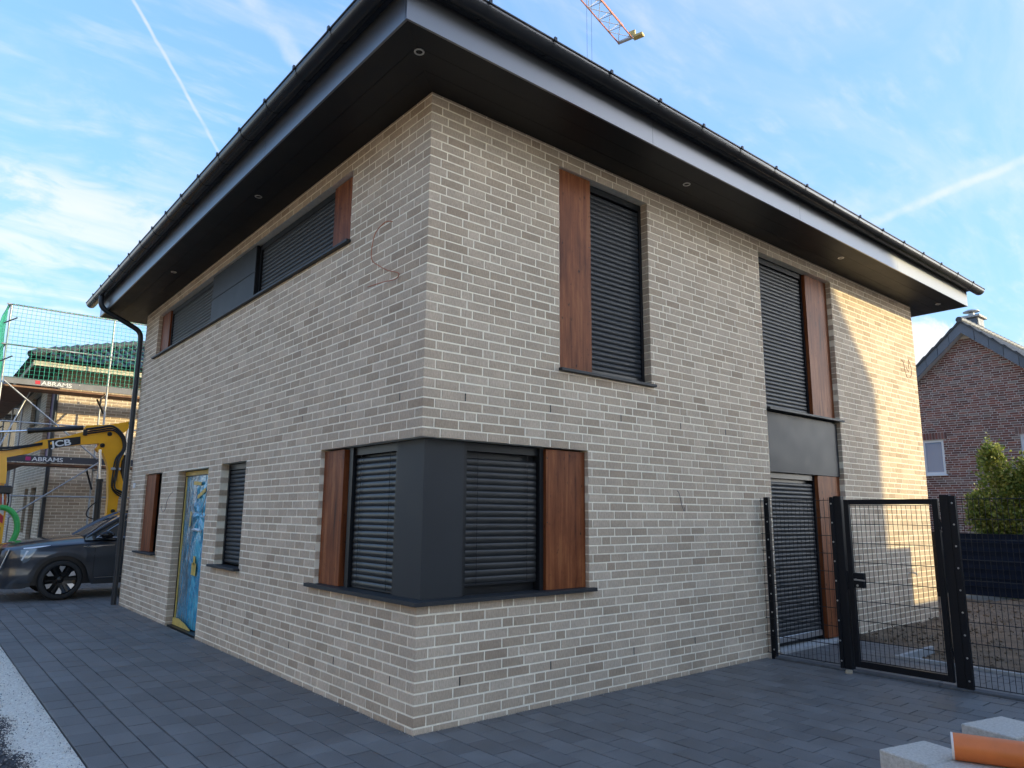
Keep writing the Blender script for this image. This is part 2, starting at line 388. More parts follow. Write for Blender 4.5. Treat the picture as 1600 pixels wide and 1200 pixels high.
def crumb(rg):
    if rg.random() < .5: return rg.uniform(-.02, 5.0), -abs(rg.gauss(0, .018))-.003, .002, rg.random()
    return -abs(rg.gauss(0, .018))-.003, rg.uniform(-.02, 9.8), .002, rg.random()
tag(stones(2600, crumb, .002, .007, 15).build('mortar_crumbs', tinted('crumb', [(0, (.10, .09, .08)), (.5, (.38, .33, .26)), (1, (.60, .54, .44))], gscale=200)), 'sand and mortar crumbs along the foot of the brick walls', 'sand', kind='stuff')
def soil(a, b):
    x = 6.24+a*8.3; y = -4.6+b*11
    z = -.03+.035*gz(x, y, 1.2)+.03*gz(x, y, 4)+.012*gz(x, y, 13)
    if y > -1.05 and x < 7.28: z -= .09
    if abs(y) < .5 and x > 7.3: z += .07*(1-abs(y)/.5)
    return (x, y, z)
MB().grid(soil, 110, 130).build('garden_soil', mat('soil', (.20, .14, .088), .97, var=.35, vscale=4, bump=1., bscale=60, bdist=.03), smooth=70)['kind'] = 'structure'
def clod(rg):
    x = rg.uniform(6.4, 14.3); y = rg.uniform(-4, .6)
    if y > -1.1 and x < 7.3: x += 1.2
    return x, y, -.01+.07*max(0, 1-abs(y)/.5)*.9, rg.random()
tag(stones(2600, clod, .008, .05, 8).build('soil_clods', tinted('clod', [(0, (.14, .10, .062)), (1, (.24, .175, .115))], gscale=90)), 'loose brown soil clods in the garden behind the gate', 'soil', kind='stuff')
# edging kerbs
M_kerb = mat('kerb_concrete', (.42, .41, .39), .9, var=.15, vscale=12, bump=.4, bscale=150, bdist=.004)
M_kerbd = mat('kerb_dark', (.085, .088, .092), .85, var=.25, vscale=12, bump=.4, bscale=150, bdist=.004)
def kerb(name, pieces, mt):
    r = empty(name, (pieces[0][0], pieces[0][1], 0)); r['kind'] = 'structure'
    for q in pieces: MB().box(*q, b=.006).build('kerb_stone', mt, r)
kerb('path_kerb', [(6.194, -4.6+i*.91, -.08, 6.244, -4.6+i*.91+.905, .035) for i in range(4)]+[(6.25, -1.032, -.08, 6.72, -.984, .035), (6.726, -1.032, -.08, 7.25, -.984, .035)], M_kerb)
kerb('gate_kerb', [(4.99, -4.6+i*.9, -.08, 5.11, -4.6+i*.9+.895, .022) for i in range(5)], M_kerbd)

# ------------------------------------------------------------------ brick walls (shared by three houses)
CP, CB = .083333, .045                 # course pitch, first bed joint above the paving
def bond(u0, u1, k0, k1, zb, cp, first, rg, full=.24, half=.115, jn=.012, phalf=.17):
    out = []; prev = []
    for k in range(k0, k1):
        za = zb+k*cp+jn*.5; z1 = za+cp-jn; u, fl = first(k); js = []; run = 0
        while u < u1-.03:
            if fl: l = fl; fl = None
            else:
                l = half if (rg.random() < phalf and run > 0) else full
                bad = lambda q: any(abs(u+q+jn/2-j) < .036 for j in prev)
                if bad(l):
                    o = [q for q in (full, half, .175) if not bad(q)]
                    if o: l = o[0]
            run = 0 if l < full else run+1
            ue = min(u+l, u1)
            if u1-ue < .05: ue = u1
            out.append((u, ue, za, z1, k)); js.append(ue+jn/2); u = ue+jn
        prev = js
    return out
def minus(rects, ops, jn=.006):
    for (a, b, c, d) in ops:
        nx = []
        for (u0, u1, z0, z1, k) in rects:
            if u1 <= a or u0 >= b or z1 <= c+.002 or z0 >= d-.002: nx.append((u0, u1, z0, z1, k)); continue
            if a-u0 > .004: nx.append((u0, a, z0, z1, k))
            if u1-b > .004: nx.append((b, u1, z0, z1, k))
            if c-z0 > .015: nx.append((max(u0, a), min(u1, b), z0, c, k))
            if z1-d > .015: nx.append((max(u0, a), min(u1, b), d, z1, k))
        rects = nx
    return rects
def brick_piece(mb, u0, u1, z0, z1, fn, tint, off=0., dep=.105, ch=.0035):
    a = [(u0+ch, z0+ch), (u1-ch, z0+ch), (u1-ch, z1-ch), (u0+ch, z1-ch)]; b = [(u0, z0), (u1, z0), (u1, z1), (u0, z1)]
    vs = [fn(u, z, off) for u, z in a]+[fn(u, z, off+ch) for u, z in b]+[fn(u, z, dep) for u, z in b]
    mb.add(vs, [(0, 1, 2, 3)]+[(i+4, (i+1) % 4+4, (i+1) % 4, i) for i in range(4)]+[(i+8, (i+1) % 4+8, (i+1) % 4+4, i+4) for i in range(4)], tint)
def tint_of(rg):
    q = rg.random()
    return rg.uniform(.15, .66) if q < .66 else (rg.uniform(.74, .90) if q < .94 else rg.uniform(.92, 1.))
def backing(u0, u1, z0, z1, ops, fn, d0=.003, d1=.110, e=.0057):
    mb = MB(); O = [(a-e, b+e, c-e, d+e) for a, b, c, d in ops]
    us = sorted({u0, u1, *[min(max(q, u0), u1) for o in O for q in o[:2]]}); zs = sorted({z0, z1, *[min(max(q, z0), z1) for o in O for q in o[2:]]})
    for i in range(len(us)-1):
        for j in range(len(zs)-1):
            uc, zc = (us[i]+us[i+1])/2, (zs[j]+zs[j+1])/2
            if any(a < uc < b and c < zc < d for a, b, c, d in O): continue
            c = [fn(u, z, d) for u in (us[i], us[i+1]) for z in (zs[j], zs[j+1]) for d in (d0, d1)]
            mb.add(c, [(0, 1, 3, 2), (4, 6, 7, 5), (0, 4, 5, 1), (2, 3, 7, 6), (0, 2, 6, 4), (1, 5, 7, 3)])
    return mb

# ------------------------------------------------------------------ the house
W, L, H = 10.30, 9.915, 5.40
house = empty('house', (0, 0, 0), 'two-storey beige brick house with black eaves and brown timber-look panels', 'house')
ZH, ZU = CB+27*CP, CB+62*CP            # window heads
fR = lambda u, z, d: (u, d, z)
fL = lambda u, z, d: (d, u, z)
opR = [(-1, 1.95, .955, ZH), (1.575, 2.965, 3.075, ZU), (5.30, 7.30, -.1, ZU)]
opL = [(-1, 1.88, .955, ZH), (1.478, 9.0, 4.425, ZU), (3.985, 4.90, .985, ZH), (5.43, 6.88, -.1, ZH-.02), (7.80, 8.90, .985, ZH)]
NC = 65
rb = random.Random(21)
rectsR = minus(bond(0, W, -1, NC, CB, CP, lambda k: (.125, None) if k % 2 == 0 else (.19, None), rb), opR)
rectsL = minus(bond(0, L, -1, NC, CB, CP, lambda k: (.25, None) if k % 2 == 0 else (.125, None), rb), opL)
wallR = backing(.003, W-.002, -.06, H, opR, fR).build('wall', M_mortar, house)
wallL = backing(.111, L-.002, -.06, H, opL, fL).build('wall', M_mortar, house)
MB().box(W-.111, .1105, -.06, W, L, H-.003).box(.1105, L-.11, -.06, W-.112, L, H-.003).build('wall', M_brick, house)
items = []
for q in rectsR: items.append((scr_area(((q[0]+q[1])/2, 0, (q[2]+q[3])/2), Vector((0, 1, 0)), (q[1]-q[0])*(q[3]-q[2])), 0, q))
for q in rectsL: items.append((scr_area((0, (q[0]+q[1])/2, (q[2]+q[3])/2), Vector((1, 0, 0)), (q[1]-q[0])*(q[3]-q[2])), 1, q))
for k in range(-1, NC):                # quoin bricks that turn the corner
    za = CB+k*CP+.006; zb = za+CP-.012
    if za > .93 and za < ZH-.01: continue
    if za < .93 and zb > .951: zb = .951
    items.append((.02, 2, (0, 0, za, zb, k)))
items.sort(key=lambda t: -t[0])
def emit_brick(mb, side, q, t, off):
    if side == 2:
        lx, ly = (.115, .24) if q[4] % 2 == 0 else (.18, .115)
        mb.box(0, 0, q[2], lx, ly, q[3], b=.0035, tint=t)
    else: brick_piece(mb, *q[:4], fR if side == 0 else fL, t, off)
rest = {0: MB(), 1: MB()}
for n_, (s_, side, q) in enumerate(items):
    t = tint_of(rb); off = rb.uniform(-.0012, .0016)
    if n_ < 300:
        mb = MB(); emit_brick(mb, side, q, t, off); mb.build('brick', M_brick, wallL if side == 1 else wallR)
    else: emit_brick(rest[1 if side == 1 else 0], side, q, t, off)
rest[0].build('bricks', M_brick, wallR, kind='stuff'); rest[1].build('bricks', M_brick, wallL, kind='stuff')

def weeps(rects, k, wall, fn, u0, u1, step):
    js = sorted(q[1] for q in rects if q[4] == k); last = -9
    for u in js:
        if u0 < u < u1 and u-last > step and any(abs(q[0]-u-.012) < .004 for q in rects if q[4] == k):
            za = CB+k*CP+.006; c = [fn(x, z, d) for x in (u+.001, u+.011) for z in (za, za+.07) for d in (.0005, .02)]
            MB().add(c, [(0, 1, 3, 2), (4, 6, 7, 5), (0, 4, 5, 1), (2, 3, 7, 6), (0, 2, 6, 4), (1, 5, 7, 3)]).build('weep_vent', M_anthd, wall); last = u
weeps(rectsR, 31, wallR, fR, .2, 5.0, .85); weeps(rectsL, 31, wallL, fL, .3, 9.0, .85); weeps(rectsR, 3, wallR, fR, .2, 5.0, .95); weeps(rectsL, 3, wallL, fL, .3, 5.2, .95)
# --- slatted shutters. ax: 'x' = right facade (runs along x, depth +y), 'y' = left facade
def pmap(ax): return (lambda u, d, z: (u, d, z)) if ax == 'x' else (lambda u, d, z: (d, u, z))
def slats(parent, ax, u0, u1, z0, z1, d, pitch, kind='roller', mt=None, jit=.0):
    fm = pmap(ax); rg = random.Random(int(u0*100)+int(z0*10))
    if kind == 'roller': prof = [(.012, -.002), (.0035, .006), (0, pitch*.35), (.002, pitch*.70), (.0085, pitch-.007), (.014, pitch-.005)]
    else: prof = [(.006, -.005), (-.004, -.003), (-.008, .004), (-.0105, pitch*.35), (-.0100, pitch*.62), (-.005, pitch*.88), (.004, pitch*1.02), (.010, pitch*1.05)]
    cu, mesh = (u0+u1)/2, None
    n = int((z1-z0)/pitch)
    for i in range(n):
        z = z0+i*pitch
        if mesh is None:
            mb = MB(); hw = (u1-u0)/2; vs = []
            for s in (-hw, hw):
                for dd, zz in prof: vs.append(fm(s, dd, zz))
                for dd, zz in reversed(prof): vs.append(fm(s, dd+.0022, zz))
            m2 = len(prof)*2
            mb.add(vs, [(j, (j+1) % m2, (j+1) % m2+m2, j+m2) for j in range(m2)]+[tuple(range(m2)), tuple(reversed(range(m2, 2*m2)))])
            mesh = mb.mesh('slat', mt or M_slat, smooth=40)
        o = link('slat', mesh, fm(cu, d, z), parent)
        if jit: o.rotation_euler = ((rg.gauss(0, jit), rg.gauss(0, jit*.25), 0) if ax == 'x' else (rg.gauss(0, jit*.25), rg.gauss(0, jit), 0))
def pbox(ax, u0, u1, d0, d1, z0, z1, b=0.):
    if ax == 'x': return MB().box(u0, d0, z0, u1, d1, z1, b)
    return MB().box(d0, u0, z0, d1, u1, z1, b)
def window(ax, u0, u1, z0, z1, d, label=None):
    """dark back panel with frame: the root part of one window"""
    o = pbox(ax, u0+.002, u1-.002, d+.055, d+.075, z0+.002, z1-.002).build('window', M_anthd, house)
    if label: o['label'] = label
    pbox(ax, u0+.002, u0+.042, d-.012, d+.054, z0+.002, z1-.002).build('guide_rail', M_anthd, o)
    pbox(ax, u1-.042, u1-.002, d-.012, d+.054, z0+.002, z1-.002).build('guide_rail', M_anthd, o)
    pbox(ax, u0+.044, u1-.044, d-.010, d+.054, z1-.075, z1-.003).build('shutter_box', M_anthd, o)
    return o
def timber(parent, ax, u0, u1, d0, d1, z0, z1, screws=()):
    o = pbox(ax, u0, u1, d0, d1, z0, z1, .002).build('timber_panel', M_wood, parent)
    fm = pmap(ax)
    for (u, z) in screws:
        MB().lathe([(0, .001), (.006, .001), (.006, -.003)], fm(u, d0-.0015, z), fm(0, -1, 0) if ax == 'x' else (-1, 0, 0), 8).build('screw', M_anthd, o)
    return o
def sill(parent, ax, u0, u1, z, d1=.10, nose=.05, th=.030):
    return pbox(ax, u0, u1, -nose, d1, z-th, z, .003).build('sill', M_anth, parent)

# corner window: clad corner post, two venetian blinds, two timber panels, mitred sill
zc0, zc1 = .985, ZH
post = MB(); c = .088
post.prism([(c, c), (c, .52), (.17, .52), (.17, .17), (.50, .17), (.50, c)], lambda a, b, z: (a, b, z), zc0+.001, zc1-.001)
cw = post.build('corner_post', M_anth, house)
wR = window('x', .50, 1.955, zc0, zc1, .115); wL = window('y', .52, 1.885, zc0, zc1, .115)
slats(wR, 'x', .535, 1.36, zc0+.10, zc1-.085, .120, .0565, 'venetian', M_blind, R(.9))
slats(wL, 'y', .555, 1.31, zc0+.02, zc1-.085, .120, .0565, 'venetian', M_blind, R(.9))
pbox('x', .535, 1.36, .112, .135, zc0+.075, zc0+.100, .004).build('bottom_rail', M_anthd, wR)
pbox('y', .555, 1.31, .112, .135, zc0+.004, zc0+.026, .004).build('bottom_rail', M_anthd, wL)
pbox('x', 1.375, 1.42, .075, .165, zc0+.001, zc1-.002).build('guide_rail', M_anthd, wR)
pbox('y', 1.33, 1.40, .080, .165, zc0+.001, zc1-.002).build('guide_rail', M_anthd, wL)
for u in (.66, 1.24):
    MB().tube([(u, .100, zc0+.09), (u, .100, zc1-.08)], .0022, 5).build('blind_cord', M_anthd, wR)
for u in (.66, 1.20):
    MB().tube([(.100, u, zc0+.02), (.100, u, zc1-.08)], .0022, 5).build('blind_cord', M_anthd, wL)
timber(wR, 'x', 1.425, 1.944, .042, .110, zc0+.002, zc1-.012, [(1.44, 1.6), (1.44, 2.2)])
timber(wL, 'y', 1.445, 1.874, .045, .115, zc0+.002, zc1-.012, [(1.47, 1.6), (1.47, 2.2), (1.86, 1.6)])
def corner_sill(ax):
    fm = pmap(ax); e = 2.01 if ax == 'x' else 2.0
    mb = MB(); poly = [(-.052, -.052), (e, -.052), (e, .0), (.1, .1)] if True else None
    poly = [(-.052, -.052), (e, -.052), (e, -.001), (1.94 if ax == 'x' else 1.87, -.001), (1.94 if ax == 'x' else 1.87, .165), (.165, .165)]
    if ax == 'x': poly = [(u+.0012, d) if i in (0, 5) else (u, d) for i, (u, d) in enumerate(poly)]
    mb.prism(poly, lambda u, d, z: fm(u, d, z), .952, .985)
    return mb
corner_sill('x').build('sill', M_anth, wR); corner_sill('y').build('sill', M_anth, wL)

# upper window on the right facade
w1 = window('x', 1.575, 2.965, 3.09, ZU, .105)
slats(w1, 'x', 2.06, 2.925, 3.165, ZU-.08, .108, .0545)
timber(w1, 'x', 1.580, 2.055, .028, .10, 3.095, ZU-.004, [(2.03, 3.75), (2.03, 4.45)])
pbox('x', 2.06, 2.925, .100, .130, 3.125, 3.160, .004).build('bottom_rail', M_anthd, w1)
sill(w1, 'x', 1.555, 3.0, 3.088)
# tall window and garden door with panel between
w2 = window('x', 5.30, 7.30, 3.08, ZU, .13)
slats(w2, 'x', 5.345, 6.60, 3.115, ZU-.08, .133, .0545)
timber(w2, 'x', 6.655, 7.292, .072, .175, 3.085, ZU-.004)
pbox('x', 6.61, 6.65, .12, .18, 3.085, ZU-.004).build('guide_rail', M_anthd, w2)
sill(w2, 'x', 5.302, 7.345, 3.078)
pbox('x', 5.302, 7.290, .055, .075, 2.245, 3.02, .002).build('spandrel_panel', M_anth, house)
pbox('x', 5.302, 7.290, .075, .30, 2.255, 3.04).build('spandrel_core', M_anthd, house)
w3 = window('x', 5.30, 7.30, .03, 2.245, .13)
slats(w3, 'x', 5.345, 6.60, .165, 2.165, .133, .0545)
timber(w3, 'x', 6.655, 7.292, .072, .175, .045, 2.243)
pbox('x', 6.61, 6.65, .12, .18, .045, 2.243).build('guide_rail', M_anthd, w3)
pbox('x', 5.345, 6.60, .118, .150, .09, .160, .004).build('bottom_rail', M_steel, w3)
pbox('x', 5.302, 7.298, -.03, .20, -.05, .03, .004).build('threshold', M_kerb, w3)

# strip window high on the left facade
z0, z1 = 4.44, ZU
w4 = window('y', 1.478, 4.27, z0, z1, .10); w5 = window('y', 6.06, 9.0, z0, z1, .10)
slats(w4, 'y', 2.02, 4.20, z0+.03, z1-.03, .104, .0545); slats(w5, 'y', 6.10, 8.40, z0+.03, z1-.03, .104, .0545)
timber(w4, 'y', 1.482, 2.0, .060, .115, z0+.002, z1-.004); timber(w5, 'y', 8.46, 8.99, .060, .165, z0+.002, z1-.004)
pbox('y', 8.41, 8.455, .09, .17, z0+.002, z1-.004).build('guide_rail', M_anthd, w5)
pbox('y', 4.275, 6.055, .045, .16, z0+.002, z1-.004).build('panel_core', M_anthd, house)
zm = z0+.40
for a, b in ((z0+.004, zm-.004), (zm+.004, z1-.006)): pbox('y', 4.280, 6.050, .035, .0445, a, b, .0015).build('cladding_panel', M_anth, house)
sill(w4, 'y', 1.45, 5.16, z0-.002); sill(w5, 'y', 5.163, 9.1, z0-.002)
# slim windows beside the front door
w6 = window('y', 3.985, 4.90, 1.0, ZH, .115); slats(w6, 'y', 4.03, 4.86, 1.02, ZH-.03, .119, .0545); sill(w6, 'y', 3.95, 4.98, .998, .112, .07)
w7 = window('y', 7.80, 8.90, 1.0, ZH, .12); slats(w7, 'y', 7.845, 8.28, 1.02, ZH-.03, .124, .0545); sill(w7, 'y', 7.77, 9.02, .998, .115, .07)
timber(w7, 'y', 8.30, 8.893, .035, .090, 1.003, ZH-.004)

# --- front door under blue plastic film
M_tape = mat('yellow_tape', (.56, .40, .09), .5, var=.2, vscale=12, bump=.2, bscale=30)
def film():
    M = bpy.data.materials.new('plastic_film'); M.use_nodes = True; t = M.node_tree; p = t.nodes['Principled BSDF']; Lk = t.links.new
    g = t.nodes.new('ShaderNodeNewGeometry'); k = t.nodes.new('ShaderNodeMapping'); k.inputs['Scale'].default_value = (1, 1, .28); Lk(g.outputs['Position'], k.inputs[0])
    n = t.nodes.new('ShaderNodeTexNoise'); n.inputs['Scale'].default_value = 7; n.inputs['Detail'].default_value = 6; n.inputs['Distortion'].default_value = 1.2; Lk(k.outputs[0], n.inputs['Vector'])
    sx = t.nodes.new('ShaderNodeSeparateXYZ'); Lk(g.outputs['Position'], sx.inputs[0])
    mr = t.nodes.new('ShaderNodeMapRange'); mr.inputs[1].default_value = 6.35; mr.inputs[2].default_value = 6.15; Lk(sx.outputs[1], mr.inputs[0])   # second, bluer layer of film
    ad = t.nodes.new('ShaderNodeMath'); ad.operation = 'MULTIPLY_ADD'; Lk(mr.outputs[0], ad.inputs[0]); ad.inputs[1].default_value = .32; Lk(n.outputs['Fac'], ad.inputs[2])
    r = t.nodes.new('ShaderNodeValToRGB'); e = r.color_ramp.elements; e.new(.5); e.new(.5)
    for q, (ps, cc) in zip(e, ((.34, (.045, .11, .15)), (.52, (.10, .24, .32)), (.72, (.02, .27, .46)), (.95, (.12, .50, .66)))): q.position = ps; q.color = (*cc, 1)
    Lk(ad.outputs[0], r.inputs[0]); Lk(r.outputs[0], p.inputs['Base Color']); p.inputs['Roughness'].default_value = .16; p.inputs['Coat Weight'].default_value = .6
    n2 = t.nodes.new('ShaderNodeTexNoise'); n2.inputs['Scale'].default_value = 22; n2.inputs['Detail'].default_value = 4; n2.inputs['Distortion'].default_value = 2.; Lk(k.outputs[0], n2.inputs['Vector'])
    b = t.nodes.new('ShaderNodeBump'); b.inputs['Strength'].default_value = .7; b.inputs['Distance'].default_value = .02; Lk(n2.outputs['Fac'], b.inputs['Height']); Lk(b.outputs[0], p.inputs['Normal'])
    return M
door = MB().box(.18, 5.432, .0, .24, 6.878, ZH-.022).build('door', M_anth, house)
door['label'] = 'front door wrapped in blue plastic film and yellow tape'
MB().box(.118, 5.434, .002, .18, 5.48, ZH-.024).build('frame', M_anthd, door); MB().box(.118, 6.84, .002, .18, 6.876, ZH-.024).build('frame', M_anthd, door)
MB().box(.112, 5.434, ZH-.085, .116, 6.876, ZH-.024).build('tape', M_tape, door)
MB().box(.119, 5.485, ZH-.10, .18, 6.835, ZH-.024).build('frame', M_anthd, door)
def sheet(a, b):
    y = 5.45+a*1.40; z = .03+b*(ZH-.12); e = min(a, 1-a, b*2, (1-b)*2)*6; e = min(1, e)
    q = Vector((y*3.0+z*.9, z*.55, 1.3))
    rad = math.hypot(y-6.02, (z-1.62)*.8); star = .016*math.sin(9*math.atan2(z-1.62, y-6.02)+2*noise.noise(q))*math.exp(-(rad/.35)**2)
    dd = .030*noise.noise(q*1.5)+.020*noise.noise(q*4.2)+.014*noise.noise(Vector((y*14+z*3, z*2.4, 7)))+.008*noise.noise(Vector((y*26-z*9, z*7, 2)))+star
    return (.128-.02*e+dd*e, y, z)
MB().grid(sheet, 110, 150).build('plastic_film', film(), door, smooth=80)
tp = MB()
for (y0, y1, za, zb, an) in ((5.62, 6.10, 2.02, 2.08, .05), (5.55, 5.86, 1.86, 1.92, -.35), (6.20, 6.26, 1.45, 1.66, .0), (6.02, 6.24, .82, .92, .05), (6.05, 6.22, .90, 1.0, 0)):
    pass
def tape(y, z, w_, h_, an):
    c_, s_ = math.cos(an), math.sin(an)
    MB().obox((.086, y, z), Vector((1, 0, 0)), Vector((0, c_, s_)), Vector((0, -s_, c_)), .002, w_/2, h_/2, 0).build('tape', M_tape, door)
for q in ((6.15, 2.08, .34, .05, .04), (5.93, 1.93, .36, .055, -.30), (6.36, 1.56, .045, .22, .12), (6.02, .86, .20, .17, .03), (6.02, .98, .09, .12, 0)): tape(*q)
MB().tube([(.086, 6.20, 1.405), (.082, 6.05, 1.415), (.086, 5.84, 1.40)], .022, 6).build('tape', mat('clear_tape', (.55, .60, .62), .25), door)
MB().tube([(.117, 6.808, .02), (.116, 6.806, 1.1), (.117, 6.809, ZH-.1)], .012, 5).build('tape', M_tape, door)
MB().prism([(5.95, .02), (6.80, .02), (6.80, .12), (6.5, .13), (6.2, .09), (5.95, .035)], lambda u, v, a: (a, u, v), .080, .086).build('tape', M_tape, door)
MB().box(.03, 5.434, -.05, .20, 6.876, .012).build('threshold', M_anthd, door)

# --- eaves: soffit boards, fascia, gutter, brackets, downpipe, roof
OV = .70
fc = .022
so = MB().box(-OV+.01, -OV+.01, H+.02, W+OV-.01, L+OV-.01, H+.05).build('soffit', M_anthd, house)
nb = 3
for i in range(nb):
    a0, a1 = -OV+fc+(OV-fc)*i/nb+.0015, -OV+fc+(OV-fc)*(i+1)/nb-.0015
    for (poly) in ([(a0, a0), (W+OV-fc, a0), (W+OV-fc, a1), (a1, a1)], [(a0-.0, a0+.002), (a1, a1+.002), (a1, L+OV-fc), (a0, L+OV-fc)]):
        MB().prism(poly, lambda u, v, z: (u, v, z), H, H+.018).build('soffit_board', M_soffit, so)
MB().box(W+.002, .002, H, W+OV-fc, L+OV-fc, H+.018).box(.002, L+.002, H, W, L+OV-fc, H+.018).build('soffit_board', M_soffit, so)
fz = H-.006, H+.275
for i in range(4):                     # fascia panels, right then left eave
    x0 = -OV+i*(W+2*OV)/4; x1 = -OV+(i+1)*(W+2*OV)/4
    MB().box(x0+.002, -OV, fz[0], x1-.002, -OV+.02, fz[1]).build('fascia', M_fascia, house)
    y0 = -OV+.022+i*(L+2*OV-.022)/4; y1 = -OV+.022+(i+1)*(L+2*OV-.022)/4
    MB().box(-OV, y0+.002, fz[0], -OV+.02, y1-.002, fz[1]).build('fascia', M_fascia, house)
MB().box(W+OV-.02, -OV+.022, fz[0], W+OV, L+OV, fz[1]).box(-OV+.022, L+OV-.02, fz[0], W+OV-.022, L+OV, fz[1]).build('fascia', M_fascia, house)
gc, gzc, gr = OV+.105, H+.335, .088
def half_round(A, B, inw, mitreA=0., mitreB=0., n=14, r=gr, th=.004):
    """half-round channel from A to B; inw = unit vector pointing to the wall; mitre lengthens/shortens with the outward side"""
    A, B, inw = Vector(A), Vector(B), Vector(inw); d = (B-A).normalized(); mb = MB(); vs = []
    ring = [(math.cos(math.pi+math.pi*k/n), math.sin(math.pi+math.pi*k/n)) for k in range(n+1)]
    prof = [(c*r, s*r) for c, s in ring]+[(c*(r-th), s*(r-th)) for c, s in reversed(ring)]
    for P, mt in ((A, -mitreA), (B, mitreB)):
        for o, h in prof: vs.append(P+inw*o+Vector((0, 0, h))+d*(mt*(-o)))
    m_ = len(prof)
    mb.add(vs, [(j, (j+1) % m_, (j+1) % m_+m_, j+m_) for j in range(m_)]); return mb
gut = half_round((-gc, -gc, gzc), (W+OV+.32, -gc, gzc), (0, 1, 0), 1, 0).build('gutter', M_gutter, house, smooth=50)
gutl = half_round((-gc, -gc, gzc), (-gc, L+OV+.42, gzc), (1, 0, 0), 1, 0).build('gutter', M_gutter, house, smooth=50)
MB().tube([(-gc-gr, -gc-gr, gzc+.004), (W+OV+.32, -gc-gr, gzc+.004)], .011, 8).build('rim', M_gutter, gut, smooth=60)
MB().tube([(-gc-gr, -gc-gr, gzc+.004), (-gc-gr, L+OV+.42, gzc+.004)], .011, 8).build('rim', M_gutter, gutl, smooth=60)
for (ce, nrm, pr) in (((W+OV+.32, -gc, gzc), (1, 0, 0), gut), ((-gc, L+OV+.42, gzc), (0, 1, 0), gutl)):
    mb = MB(); ce = Vector(ce); n_ = Vector(nrm); s_ = Vector((0, 1, 0)) if nrm[0] else Vector((1, 0, 0))
    pts = [ce+s_*math.cos(math.pi+math.pi*k/14)*gr+Vector((0, 0, math.sin(math.pi+math.pi*k/14)*gr)) for k in range(15)]
    mb.add(pts+[p+n_*.004 for p in pts], [tuple(range(15)), tuple(range(15, 30))]); mb.build('end_cap', M_gutter, pr)
def bracket(A, inw, d, pr):
    mb = half_round(Vector(A)-Vector(d)*.013, Vector(A)+Vector(d)*.013, inw, 0, 0, 12, gr+.0045, .004)
    A = Vector(A); o = -Vector(inw); mb.obox(A+o*(gr+.012)+Vector((0, 0, .010)), Vector(d), o, Vector((0, 0, 1)), .014, .008, .018, 0)
    mb.build('bracket', M_gutter, pr, smooth=50)
k = -.05
while k < W+OV+.3: bracket((k, -gc, gzc), (0, 1, 0), (1, 0, 0), gut); k += .72
k = .25
while k < L+OV+.4: bracket((-gc, k, gzc), (1, 0, 0), (0, 1, 0), gutl); k += .72
# roof: low hip, tiled, drip edge over the gutter
rf = MB(); e = OV+.05; ez = H+.37; pitch = math.tan(R(22))
xm0, xm1, ym = W/2-.19, W/2+.19, L/2; rise = (min(W, L)/2+e)*pitch
C4 = [(-e, -e, ez), (W+e, -e, ez), (W+e, L+e, ez), (-e, L+e, ez)]; T2 = [(xm0, ym, ez+rise), (xm1, ym, ez+rise)]
lo = [(x, y, z-.09) for x, y, z in C4]
rf.add(C4+T2+lo, [(0, 1, 5, 4), (1, 2, 5), (2, 3, 4, 5), (3, 0, 4), (0, 6, 7, 1), (1, 7, 8, 2), (2, 8, 9, 3), (3, 9, 6, 0), (6, 9, 8, 7)])
M_tile = mat('dark_roof_tile', (.045, .047, .05), .5, var=.25, vscale=7, bump=.6, bscale=18, bdist=.02)
roof = rf.build('roof', M_tile, house)
for a, b in ((0, 0), (1, 1), (2, 1), (3, 0)):
    A, B = Vector(C4[a]), Vector(T2[b]); n_ = int((B-A).length/.36)
    rp = MB()
    for i in range(n_):
        p, q = A.lerp(B, i/n_), A.lerp(B, (i+1.12)/n_); rp.tube([p+Vector((0, 0, .02)), q+Vector((0, 0, .045))], [.085, .105], 8)
    rp.build('hip_tiles', M_tile, roof, smooth=50)
# downpipe with swan neck
dp = []
dx, dy = -.075, L+.045
for q in ((dx, dy, 0), (dx, dy, 4.90)): dp.append(Vector(q))
def bez(a, b, c_, d_, n=9): return [(Vector(a)*(1-t)**3+Vector(b)*3*t*(1-t)**2+Vector(c_)*3*t*t*(1-t)+Vector(d_)*t**3) for t in [i/n for i in range(1, n+1)]]
dp += bez((dx, dy, 4.90), (dx, dy, 5.06), (dx-.04, dy, 5.10), (dx-.17, dy+.005, 5.16))
dp += bez((dx-.17, dy+.005, 5.16), (dx-.35, dy+.01, 5.25), (dx-.45, dy+.02, 5.30), (-gc+.13, dy+.03, 5.37))
dp += bez((-gc+.13, dy+.03, 5.37), (-gc+.03, dy+.03, 5.43), (-gc, dy+.03, 5.48), (-gc, dy+.03, 5.56))
dp.append(Vector((-gc, dy+.03, gzc-gr+.01)))
pipe = MB().tube(dp, .047, 16).build('downpipe', M_pipe, house, smooth=60)
for z in (.85, 2.9, 4.72): MB().tube([(dx, dy, z), (dx, dy, z+.03)], .052, 16).build('pipe_clip', M_pipe, pipe, smooth=50)
for z in (1.9, 4.6): MB().tube([(dx, dy, z), (dx, dy, z+.09)], .0505, 16).build('pipe_socket', M_pipe, pipe, smooth=50)
# downlights in the soffit
for (x, y) in ((-.40, -.41), (-.375, 3.18), (-.36, 6.80), (3.23, -.37), (6.89, -.385), (10.46, -.40)):
    o = MB().lathe([(.028, .004), (.030, -.006), (.042, -.006), (.044, .002)], (x, y, H), (0, 0, 1), 20).build('downlight', M_steel, house, smooth=40)
    MB().lathe([(0, .010), (.029, .010)], (x, y, H), (0, 0, 1), 20).build('lens', mat('lamp_lens', (.35, .30, .26), .15, .3), o)
